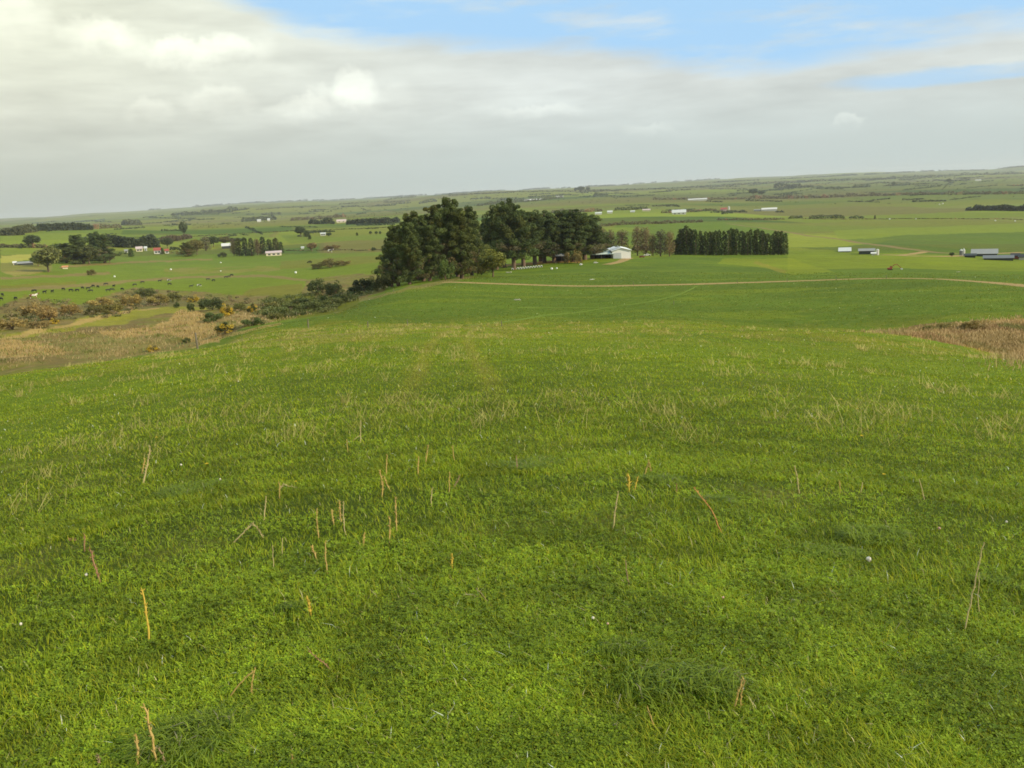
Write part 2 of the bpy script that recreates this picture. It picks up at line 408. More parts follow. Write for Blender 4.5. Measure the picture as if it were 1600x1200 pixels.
soft([(1222,364),(1320,368),(1400,374),(1340,382),(1225,388)], CF['yell'], .8)
soft([(1300,360),(1600,349),(1600,362),(1440,368),(1310,374)], CF['bright'], .8)
soft([(1310,374),(1440,367),(1600,362),(1700,365),(1700,396),(1560,391),(1470,392),(1400,384)], CF['dark'], .65)
soft([(1235,388),(1560,402),(1700,410),(1700,428),(1400,418),(1232,425)], CF['bright'], .55)
soft([(1130,405),(1235,405),(1300,425),(1240,430),(1190,418),(1120,412)], CF['bright'], .6)
soft([(960,352),(1130,347),(1235,362),(1232,398),(1052,398),(940,372)], CF['pad2'], .8)
soft([(905,385),(1050,385),(1050,400),(985,404),(905,412)], CF['bright'], .35)
soft([(1180,408),(1232,424),(1228,428),(1176,412)], CF['tan'], .35)
soft([(940,362),(1000,362),(1000,356),(940,356)], CF['bright'], .7)
soft([(700,431),(750,423),(800,416),(905,411),(905,402),(740,416),(690,428)], CF['straw'] * np.array([.95, .75, .65]), .85)
soft([(520,487),(562,468),(615,454),(665,443),(735,432),(745,433),(735,436),(680,446),(615,458),(565,471),(524,490)], CF['tan'], .6)
soft([(340,524),(395,512),(440,504),(440,507),(395,516),(350,528),(300,545),(296,542)], CF['straw'], .7, 40)
# left hill fields
soft([(0,359),(140,359),(170,352),(200,352),(190,366),(120,380),(80,386),(0,386)], CF['bright'], .55, 500)
soft([(0,388),(60,388),(52,398),(0,398)], CF['bright'], .8)
soft([(0,399),(50,397),(48,405),(0,410)], CF['gold'], .8)
soft([(0,410),(80,408),(80,425),(0,424)], CF['tan'], .45)
soft([(0,424),(60,420),(70,426),(20,430)], CF['straw'], .45)
for p in ([(0,449),(140,441),(300,430),(400,428),(520,440),(520,443),(400,432),(300,433),(140,446),(0,455)], [(0,432),(170,425),(170,428),(0,436)], [(90,417),(180,410),(330,404),(330,406),(180,413),(90,420)]):
    soft(p, CF['brown'] * .6 + CF['tan'] * .5, .8)
soft([(0,445),(120,438),(120,442),(0,451)], CF['olive'], .7)
soft([(255,420),(340,416),(440,416),(440,422),(340,426),(255,428)], CF['tan'], .45, ns=12)
soft([(440,408),(600,398),(600,408),(560,414),(440,420)], CF['olive'], .6)
soft([(390,452),(470,444),(476,458),(440,466),(370,462)], CF['olive'], .8)
soft([(440,367),(640,362),(640,372),(450,380)], CF['mid'], .8)
soft([(450,352),(600,352),(640,362),(520,370),(470,368)], CF['olive'] * .6 + CF['bright'] * .4, .7)
soft([(260,360),(600,346),(600,352),(260,366)], CF['dark'], .5)
soft([(300,352),(420,346),(600,340),(600,346),(300,358)], CF['olive'], .6)
# gully: banks, dry grass
inf = np.abs(az) < AZF
gmm = GGM * inf
blend(gmm * .92, CF['olive'])
nz = fbm(x_ / 7, y_ / 7, 61); nz2 = fbm(x_ / 2.5, y_ / 2.5, 62)
blend(gmm * sstep(nz, .42, .62) * .75, CF['brown'])
blend(gmm * sstep(nz2, .5, .7) * .5, CF['tan'])
soft([(0,530),(90,516),(200,500),(330,484),(300,478),(170,486),(90,508),(0,522)], CF['cattle'] * .8 + CF['straw'] * .25, .9, 60, 600)
soft([(0,524),(40,516),(160,493),(250,480),(250,482),(160,497),(40,521),(0,530)], CF['straw'], .8, 60, 600)
soft([(120,512),(210,506),(240,516),(150,524),(100,522)], CF['brown'], .8, 60, 600)
soft([(280,484),(320,490),(345,520),(340,535),(250,520),(180,528),(150,520),(240,512),(262,498)], CF['straw'] * .95, .85, 60, 600)
soft([(0,528),(60,532),(110,548),(60,560),(0,562)], CF['straw'], .8, 50, 600)
soft([(60,532),(190,522),(300,530),(300,545),(140,562),(60,560)], CF['olive'] * .6 + CF['tan'] * .4, .8, 50, 600, ns=9)
soft([(360,482),(450,486),(440,500),(380,508),(350,500)], CF['tan'], .8, 60, 600)
soft([(420,462),(560,462),(560,480),(500,492),(430,500),(410,490)], CF['dark'] * .7 + CF['scrub'] * .3, .85, 60, 600)
soft([(495,452),(545,452),(540,462),(490,466)], CF['tan'], .8, 100, 600)
soft([(150,470),(270,462),(300,476),(200,484),(120,498),(60,500),(30,490)], CF['scrub'], .7, 60, 700)
# right-hand bank
grm = GGR * inf
blend(grm * .9, CF['straw'] * np.array([.92, .80, .72]))
blend(grm * sstep(fbm(x_ / 2.2, y_ / 2.2, 63), .5, .62) * .7, CF['brown'] * .9)
soft([(1400,518),(1450,505),(1500,502),(1500,510),(1450,520),(1410,522)], CF['brown'] * .85, .6, 40, 130)
# foreground: wandering yellow / deep green growth, wheel marks, dry fringe near the crest
fo = (1 - sstep(r_, 80, 105)) * (1 - np.maximum(gmm, grm))
n_a = fbm(x_ / 5.5, y_ / 5.5, 71); n_b = fbm(x_ / 1.6, y_ / 1.6, 72); n_c = fbm(x_ / 16, y_ / 16, 73)
col = col * (1 + fo[..., None] * ((n_a - .5) * .35 + (n_b - .5) * .35 + (n_c - .5) * .3)[..., None])
blend(fo * sstep(n_b, .56, .8) * .35, CF['dark'] * .9)
blend(fo * sstep(n_c, .5, .7) * .3, CF['mid'])
fr = fo * sstep(r_, 30, 62) * (.35 + .65 * sstep(-az, -.2, .35))
blend(fr * sstep(fbm(x_ / 2.4, y_ / 3.5, 74), .40, .62) * .55, CF['straw'] * .9)
# two wheel tracks running straight out from the viewer
for off in (-1.5, .15):
    lx = (y_ * -.045) + off + .25 * np.sin(y_ / 9)
    blend(fo * np.exp(-((x_ - lx) / .28) ** 2) * .22 * sstep(r_, 10, 24), CF['straw'])
# lower paddock mottling and faint tracks
lpm = pm * lp
col = col * (1 + lpm[..., None] * ((fbm(x_ / 9, y_ / 9, 81) - .5) * .25 + (fbm(x_ / 30, y_ / 30, 82) - .5) * .35)[..., None])
blend(lpm * sstep(fbm(x_ / 14, y_ / 5, 83), .55, .72) * .3, CF['bright'])
# near ground darkened: dark soil plus painted shade in the gaps between blades
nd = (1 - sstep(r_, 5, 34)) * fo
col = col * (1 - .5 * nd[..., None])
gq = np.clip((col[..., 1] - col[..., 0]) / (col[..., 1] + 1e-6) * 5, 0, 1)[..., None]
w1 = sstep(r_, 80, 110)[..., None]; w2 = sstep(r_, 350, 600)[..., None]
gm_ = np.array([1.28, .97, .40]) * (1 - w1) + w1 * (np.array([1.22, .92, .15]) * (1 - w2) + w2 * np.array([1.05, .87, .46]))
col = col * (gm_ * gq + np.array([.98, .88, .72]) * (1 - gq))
na, nr = GZ.shape
idx = (np.arange(na)[:, None] * nr + np.arange(nr)[None]).astype(np.int32)
quads = np.stack([idx[:-1, :-1], idx[1:, :-1], idx[1:, 1:], idx[:-1, 1:]], -1).reshape(-1, 4)[:, ::-1]
Vt = np.stack([GX, GY, GZ], -1).reshape(-1, 3)
# close the seam behind the viewer and the hole at the feet
q2 = np.stack([idx[-1, :-1], idx[0, :-1], idx[0, 1:], idx[-1, 1:]], -1)[:, ::-1]
Vt = np.vstack([Vt, [[0, 0, CAMZ - 1.62]]]); cen = len(Vt) - 1
tr = np.stack([np.full(na, cen), idx[:, 0], np.roll(idx[:, 0], -1)], -1)[:, ::-1]
colf = np.vstack([np.clip(col, .004, .9).reshape(-1, 3), [CF['fore'] * .5]])
mg = bpy.data.materials.new('pasture_ground'); mg.use_nodes = True; t = NT(mg.node_tree); b = mg.node_tree.nodes['Principled BSDF']
at = t.n('ShaderNodeAttribute', attribute_name='Col'); geo = t.n('ShaderNodeNewGeometry').outputs['Position']
na_ = t.noise(geo, 6.0, 6, .7); nb_ = t.noise(geo, .9, 6, .65); nc_ = t.noise(geo, .12, 5, .6)
f = t.m('ADD', .58, t.m('MULTIPLY', na_, .84)); f = t.m('MULTIPLY', f, t.m('ADD', .60, t.m('MULTIPLY', nb_, .8))); f = t.m('MULTIPLY', f, t.m('ADD', .72, t.m('MULTIPLY', nc_, .56)))
vm = t.n('ShaderNodeVectorMath', operation='SCALE'); tw_ = t.n('ShaderNodeVectorMath', operation='MULTIPLY'); t.lk(at.outputs['Color'], tw_.inputs[0]); tw_.inputs[1].default_value = (1.0, 1.0, 1.0); t.lk(tw_.outputs[0], vm.inputs[0]); t.lk(f, vm.inputs['Scale'])
hs = t.mix(t.m('MULTIPLY', t.ss(nb_, .5, .75), .25), vm.outputs[0], tuple(CF['straw'] * .8) + (1,))
t.lk(hs, b.inputs['Base Color']); b.inputs['Roughness'].default_value = .9; b.inputs['Specular IOR Level'].default_value = .1
bp = t.n('ShaderNodeBump'); bp.inputs['Strength'].default_value = .55; bp.inputs['Distance'].default_value = .12
t.lk(t.m('ADD', na_, t.m('MULTIPLY', nb_, 2.0)), bp.inputs['Height']); t.lk(bp.outputs[0], b.inputs['Normal'])
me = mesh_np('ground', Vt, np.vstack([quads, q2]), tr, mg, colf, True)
tag(link('ground', me), 'rolling green pasture falling away to a wide farmed plain', 'ground', kind='structure')
print('terrain done', len(Vt))

for q_ in () and ((622,440),(700,436),(770,427),(800,420),(885,408),(922,405),(985,403),(1140,398),(100,455),(355,494),(1391,422),(309,546),(240,549),(1550,530)): print(q_, round(float(np.hypot(*hit(*q_)[:2])),1), end=' ')
# ------------------------------------------------------------------ dirt tracks
m_dirt = mat('track_dirt', CF['dirt'], .95, .05, 1.2, .3)
def track(pts, width, name, label, material=m_dirt, off=.05, sp=2.5):
    P = hits([p[0] for p in pts], [p[1] for p in pts])[:, :2]
    seg = np.r_[0, np.cumsum(np.hypot(*np.diff(P, axis=0).T))]; n = max(8, int(seg[-1] / sp))
    s = np.linspace(0, seg[-1], n)
    # smooth the surveyed line
    X_ = np.interp(s, seg, P[:, 0]); Y_ = np.interp(s, seg, P[:, 1]); k = max(1, n // (len(pts) * 3)); ker = np.ones(2 * k + 1) / (2 * k + 1)
    X_ = np.convolve(np.pad(X_, k, 'edge'), ker, 'valid'); Y_ = np.convolve(np.pad(Y_, k, 'edge'), ker, 'valid')
    tx, ty = np.gradient(X_), np.gradient(Y_); l = np.hypot(tx, ty); nx, ny = -ty / l, tx / l
    wv = width * (1 + .25 * (vnoise(s / 6, s * 0, 5) - .5))
    V = []
    for e in np.linspace(-.5, .5, 5):
        x = X_ + nx * wv * e; y = Y_ + ny * wv * e; V.append(np.stack([x, y, ground(x, y) + off * (1 if abs(e) < .4 else .2)], -1))
    V = np.stack(V, 1); id_ = np.arange(n * 5).reshape(n, 5)
    q = np.stack([id_[:-1, :-1], id_[1:, :-1], id_[1:, 1:], id_[:-1, 1:]], -1).reshape(-1, 4)
    return tag(link(name, mesh_np(name, V.reshape(-1, 3), q, None, material, None, True)), label, 'track', kind='structure')
m_worn = mat('worn_grass', CF['straw'] * .05 + CF['bright'] * .72, .95, .05, .9, .3)
track([(690,441),(760,443),(860,446),(940,447),(1050,445),(1150,442),(1250,439),(1330,436),(1400,435),(1470,436),(1530,440),(1600,446),(1680,455)], 3.6, 'dirt_track', 'pale dirt farm track curving across the lower paddock')
track([(720,509),(800,502),(850,492),(960,479),(1010,473),(1060,461),(1090,447)], .55, 'worn_path', 'faint worn path climbing from the track past the crest', m_worn)
track([(800,481),(870,480),(960,480)], .6, 'worn_path', 'short pale vehicle mark joining the faint path', m_worn)
track([(985,403),(965,410),(945,414)], 3.2, 'dirt_track', 'short gravel drive in front of the white barn')
track([(1133,349),(1180,355),(1226,362),(1320,375),(1394,386),(1460,395),(1520,398)], 5.0, 'dirt_track', 'straight brownish lane crossing the middle plain', mat('brown_lane', CF['brown'] * .7 + CF['tan'] * .4, .95, .05, .5, .3), sp=8)
track([(1380,398),(1420,400),(1469,401),(1506,399),(1560,396),(1600,394)], 5.0, 'dirt_track', 'pale lane leading to the farm sheds at the right', sp=4)
track([(1405,399),(1430,396),(1446,393)], 4.0, 'dirt_track', 'short side lane rising behind the pale farm lane')

# ------------------------------------------------------------------ foliage generators (unit: metres, base at origin)
def cards(cen, nrm, size, colr, jit=.7, aspect=1.6):
    n = len(cen); nrm = nrm + rng.normal(0, jit, (n, 3)); nrm /= np.linalg.norm(nrm, axis=1)[:, None] + 1e-9
    a = np.cross(nrm, rng.normal(0, 1, (n, 3))); a /= np.linalg.norm(a, axis=1)[:, None] + 1e-9
    b_ = np.cross(nrm, a); s = np.asarray(size).reshape(-1, 1) * np.ones((n, 1)) * rng.uniform(.6, 1.3, (n, 1))
    V = np.stack([cen - a * s * aspect * .5, cen - b_ * s * .5 + a * s * .1, cen + a * s * aspect * .5, cen + b_ * s * .5 - a * s * .05], 1)
    return V.reshape(-1, 3), np.repeat(colr, 4, 0)
def puff(c_, rad, n, size, colr, squash=.75, jit=.7, cv=.12):
    d = rng.normal(0, 1, (n, 3)); d /= np.linalg.norm(d, axis=1)[:, None]
    rr = rng.uniform(.55, 1.08, (n, 1)) ** .6
    p = c_ + d * rr * rad * np.array([1, 1, squash])
    cc = np.asarray(colr) * (1 + rng.normal(0, cv, (n, 1)))
    return cards(p, d + [0, 0, .25], size, np.clip(cc, .002, 1), jit)
def qmesh(name, parts, mt):
    V = np.vstack([p[0] for p in parts]); c_ = np.vstack([p[1] for p in parts])
    return mesh_np(name, V, np.arange(len(V)).reshape(-1, 4), None, mt, c_)
def tube(pts, rad, ns=6):
    pts = np.asarray(pts, float); n = len(pts); V = []; 
    for i in range(n):
        d = pts[min(i + 1, n - 1)] - pts[max(i - 1, 0)]; d /= np.linalg.norm(d) + 1e-9
        a = np.cross(d, [.3, .9, .1]); a /= np.linalg.norm(a); b_ = np.cross(d, a)
        for k in range(ns): th = 2 * math.pi * k / ns; V.append(pts[i] + rad[i] * (a * math.cos(th) + b_ * math.sin(th)))
    q = [(i * ns + k, i * ns + (k + 1) % ns, (i + 1) * ns + (k + 1) % ns, (i + 1) * ns + k) for i in range(n - 1) for k in range(ns)]
    return np.array(V), np.array(q)
def join_tubes(ts):
    Vs, qs, o = [], [], 0
    for V, q in ts: Vs.append(V); qs.append(q + o); o += len(V)
    return np.vstack(Vs), np.vstack(qs)
def make_tree(kind, seed, dens=1.0):
    """returns (trunk mesh, crown mesh); height 10 m"""
    global rng
    keep = rng; rng = np.random.default_rng(seed)
    parts, ts = [], []
    t00 = .15 if kind == 'tallpine' else .05
    if kind in ('pine', 'tallpine'):                                        # old open pine, lumpy irregular crown
        lean = rng.normal(0, .25, 2); top = np.array([lean[0], lean[1], 10.0])
        sp = lambda t_: np.array([lean[0] * t_ * t_, lean[1] * t_ * t_, 9.9 * t_])
        ts.append(tube([sp(i / 7) for i in range(8)], [.26 * (1 - i / 7.6) + .02 for i in range(8)], 8))
        nb = 64; ph0 = rng.uniform(0, 6)
        for k in range(nb):
            t_ = t00 + (.98 - t00) * (k / nb) ** .95; az_ = ph0 + k * 2.4 + rng.normal(0, .4)
            prof = (1.9 + .5 * math.sin(3 * az_ + seed)) * (1 - t_) ** .55 * (.75 + .6 * rng.random()) + .25
            if t_ < .3: prof *= .7 + 1.0 * rng.random()
            b0 = sp(t_); e = b0 + np.array([math.cos(az_) * prof, math.sin(az_) * prof, prof * rng.uniform(.1, .65)])
            ts.append(tube([b0, (b0 + e) / 2 + [0, 0, -.06], e], [.07 * (1.1 - t_), .04, .015], 4))
            pc = np.array([.082, .106, .036]) * rng.uniform(.65, 1.4) * (np.array([1.25, 1.05, .9]) if rng.random() < .12 else 1)
            if t_ < .35 and rng.random() < .3: pc = np.array([.15, .125, .07]) * rng.uniform(.7, 1.2); nn = .5
            else: nn = 1
            for q_ in range(3 if prof > .8 else 2):
                f_ = 1 - .34 * q_
                parts.append(puff(b0 + (e - b0) * f_ + rng.normal(0, .16, 3), rng.uniform(.34, .62) * (1 - .25 * t_), int(110 * dens * nn), .15 / math.sqrt(dens), pc, .95, .9, .25))
    elif kind == 'conifer':                                   # narrow dense shelter-belt conifer
        ts.append(tube([(0, 0, 0), (0, 0, 4), (0, 0, 9.7)], [.17, .11, .02], 6))
        nb = 60; 
        for k in range(nb):
            t_ = .05 + .93 * k / nb; az_ = k * 2.4 + rng.normal(0, .3)
            rad = 1.25 * (1 - t_) ** .32 * rng.uniform(.6, 1.1) + .10
            e = np.array([math.cos(az_) * rad * .65, math.sin(az_) * rad * .65, 9.9 * t_])
            pc = np.array([.075, .092, .030]) * rng.uniform(.65, 1.4)
            parts.append(puff(e, rng.uniform(.24, .46) * (1 - .45 * t_), int(55 * dens), .17 / math.sqrt(dens), pc, 1.15, .8, .2))
        parts.append(puff(np.array([0, 0, 9.6]), .22, int(40 * dens), .14, (.04, .055, .02), 2.2))
    elif kind == 'poplar':                                    # upright, thinning autumn crown
        ts.append(tube([(0, 0, 0), (.1, 0, 5), (0, 0, 9.6)], [.2, .12, .02], 6))
        for k in range(34):
            t_ = .16 + .8 * k / 34; az_ = k * 2.4; rad = 1.7 * math.sin(math.pi * min(1, (t_ * .85 + .12))) ** .7 * rng.uniform(.55, 1)
            e = np.array([math.cos(az_) * rad * .75, math.sin(az_) * rad * .75, 9.6 * t_])
            b0 = np.array([0, 0, e[2] - 1.4 * rad * .8]); b0[2] = max(b0[2], 1)
            ts.append(tube([b0, e], [.05, .015], 4))
            pc = np.array([.25, .195, .115]) * rng.uniform(.7, 1.25)
            parts.append(puff(e, rng.uniform(.6, 1.0), int(90 * dens), .17 / math.sqrt(dens), pc, 1.2, .9, .2))
    else:                                                     # broad round tree or bush
        tall = .30 if kind == 'round' else .03
        gcol = {'round': (.098, .108, .040), 'bush': (.080, .088, .032)}[kind]
        ts.append(tube([(0, 0, 0), (.15, .1, 10 * tall * .6 + .3), (0, 0, 6)], [.35, .26, .08], 6))
        nb = 34 if kind == 'round' else 26
        for k in range(nb):
            d = rng.normal(0, 1, 3); d[2] = abs(d[2]) if kind == 'bush' else d[2]; d /= np.linalg.norm(d)
            c0 = np.array([0, 0, 10 * (tall + (1 - tall) * (.5 if kind == 'round' else .15))])
            ext = np.array([4.4, 4.4, 10 * (1 - tall) * .40]) if kind == 'round' else np.array([6.5, 6.5, 6.8])
            e = c0 + d * ext * rng.uniform(.55, 1.0)
            if k % 3 == 0: ts.append(tube([(0, 0, 10 * tall * .7 + .2), (e * [.5, .5, .8]), e], [.14, .08, .02], 4))
            pc = np.array(gcol) * rng.uniform(.65, 1.45)
            parts.append(puff(e, rng.uniform(1.3, 2.3), int(85 * dens), .52 / math.sqrt(dens), pc, .8, .8, .2))
    V, q = join_tubes(ts)
    tm = mesh_np('trunk_mesh', V, q, None, M_BARK, None, True)
    cm_ = qmesh('crown_mesh', parts, M_LEAF)
    rng = keep
    return tm, cm_
# ------------------------------------------------------------------ placing trees
ORD = 'first second third fourth fifth sixth seventh eighth ninth tenth eleventh twelfth thirteenth fourteenth fifteenth sixteenth seventeenth eighteenth nineteenth twentieth twenty-first twenty-second twenty-third twenty-fourth twenty-fifth twenty-sixth twenty-seventh twenty-eighth twenty-ninth thirtieth thirty-first thirty-second thirty-third thirty-fourth thirty-fifth thirty-sixth'.split()
def at_r(px, py, r):
    v = ray(px, py); h_ = math.hypot(v[0], v[1]); x, y = v[0] / h_ * r, v[1] / h_ * r
    return np.array([x, y, float(ground(x, y))])
def topz(P, px, py):
    v = ray(px, py); return CAMZ + v[2] / math.hypot(v[0], v[1]) * math.hypot(P[0], P[1])
TREES = {}
for k_, n_, d_ in (('pine', 4, 2.4), ('tallpine', 4, 2.4), ('conifer', 3, 1.0), ('poplar', 2, 1.0), ('round', 3, 1.0), ('bush', 3, 1.0)):
    TREES[k_] = [make_tree(k_, 100 + i * 7 + len(k_), d_) for i in range(n_)]
def tree(kind, v, px, pyb, pyt, wpx, name, label, cat='tree', group=None, tint=(1, 1, 1), r=None, sink=.1):
    P = at_r(px, pyb, r) if r else hit(px, pyb)
    H = max(topz(P, px, pyt) - P[2], .3); s = mpp(P)
    tm, cm_ = TREES[kind][v % len(TREES[kind])]
    unitw = {'pine': 3.7, 'tallpine': 3.7, 'conifer': 2.3, 'poplar': 2.9, 'round': 10.5, 'bush': 15.0}[kind]
    o = empty(name, (P[0], P[1], P[2] - sink), random.uniform(0, 6.28)); w_ = wpx * s / unitw
    o.scale = (w_, w_, H / (8.2 if kind == 'bush' else 10.0))
    tag(o, label, cat, group)
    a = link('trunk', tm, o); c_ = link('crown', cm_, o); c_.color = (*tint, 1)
    return o
# --- the big pines (px base, distance, py crown top, width px)
PL = [(622, 205, 352, 46), (640, 190, 346, 44), (662, 215, 340, 48), (672, 198, 352, 46), (690, 222, 318, 54), (701, 206, 309, 50), (716, 232, 325, 50), (722, 205, 330, 46), (738, 240, 322, 44), (744, 268, 338, 30),
      (655, 240, 330, 46), (735, 262, 335, 44), (612, 218, 378, 34)]
g_ = 'old pines of the left grove'
for i, (px, r, t_, w_) in enumerate(sorted(PL)):
    tree('pine', i, px, 440, t_, w_ * .93, 'pine_tree', ORD[i] + ' pine from the left in the left clump of the dark grove', 'pine tree', g_, (1.35, 1.18, .95) if i % 3 == 0 else (1.15, 1.12, 1), r=r)
PR = [(776, 250, 322, 34), (788, 262, 330, 34), (803, 240, 314, 40), (818, 262, 326, 38), (836, 268, 330, 40), (851, 280, 332, 40), (866, 272, 340, 36), (884, 300, 330, 40), (897, 275, 328, 46), (914, 290, 336, 44), (926, 300, 350, 40), (770, 285, 340, 34), (845, 300, 336, 36)]
for i, (px, r, t_, w_) in enumerate(sorted(PR)):
    tree('tallpine', i + 2, px, 415, t_, w_ * 1.2, 'pine_tree', ORD[i] + ' pine from the left in the right clump, beside the white barn', 'pine tree', 'tall pines of the right grove', (1.0, 1.02, .95), r=r + 42)
tree('bush', 0, 696, 436, 405, 30, 'leafy_shrub', 'upright mid-green shrub at the foot of the left pines', 'shrub', tint=(1.2, 1.5, 1), r=186)
tree('round', 1, 770, 427, 389, 48, 'round_tree', 'round yellow-green tree between the two pine clumps', 'tree', tint=(1.9, 1.75, 1.0), r=222)
tree('bush', 1, 752, 430, 400, 24, 'leafy_shrub', 'olive shrub just left of the yellow-green round tree', 'shrub', tint=(2.1, 1.7, 1.2))
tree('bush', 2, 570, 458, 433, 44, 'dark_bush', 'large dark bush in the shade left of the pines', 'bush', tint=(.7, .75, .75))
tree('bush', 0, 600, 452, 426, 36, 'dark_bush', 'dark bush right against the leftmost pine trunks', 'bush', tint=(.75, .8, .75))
tree('bush', 0, 887, 412, 394, 18, 'bare_shrub', 'brownish bare shrub below the small white roof', 'shrub', tint=(2.6, 1.7, 1.7))
tree('bush', 1, 902, 412, 390, 20, 'bare_shrub', 'brownish bare shrub left of the open-fronted shed', 'shrub', tint=(2.6, 1.8, 1.7))
tree('round', 2, 934, 398, 378, 20, 'round_tree', 'small yellow-green tree behind the open-fronted shed', 'tree', tint=(2.4, 2.1, 1.2), r=385)
for px, b_, t_, w_, lb, ti in [(943, 392, 356, 18, 'brown poplar nearest the right end of the pines', (.85, .85, .85)), (955, 392, 358, 14, 'slim brown poplar second from the pines', (.8, .8, .8)), (972, 392, 358, 22, 'rounded brown poplar behind the white barn', (.75, .72, .75)),
                                (996, 388, 352, 18, 'orange-brown poplar left of two matching above the dark hedge', (1.05, 1, 1)), (1009, 388, 354, 18, 'orange-brown poplar right of two matching above the dark hedge', (1, .95, .95)),
                                (1032, 390, 358, 20, 'grey-brown tree second left of the conifer row', (.55, .65, .7)), (1046, 390, 360, 16, 'orange-brown poplar closest to the conifer row', (1.0, .9, .8)), (1020, 388, 364, 12, 'thin faded poplar over the end of the dark hedge', (1.0, .95, .85))]:
    tree('poplar', int(px), px, b_, t_, w_, 'poplar_tree', lb, 'poplar tree', 'autumn poplars by the barn', ti, r=395)
tree('bush', 2, 1030, 391, 380, 14, 'dark_bush', 'small dark bush between the poplars and the conifer row', 'bush')
# --- conifer row
xs = np.linspace(1056, 1227, 33)
for i, px in enumerate(xs):
    t_ = np.interp(px, [1056, 1070, 1085, 1100, 1120, 1145, 1165, 1185, 1200, 1218, 1226], [372, 351, 356, 362, 359, 355, 359, 356, 365, 357, 362]) + random.uniform(-1.5, 3)
    if i in (8, 20): t_ += 3
    tree('conifer', i, px + random.uniform(-1.5, 1.5), 398.5 if i else 397, t_, random.uniform(11, 16) if i > 5 else 20, 'conifer_tree', ORD[i] + ' conifer from the left in the dark straight row', 'conifer tree', 'conifers of the straight row', (.95 + .3 * random.random(), 1 + .2 * random.random(), .9), r=420 + random.uniform(-2, 4))
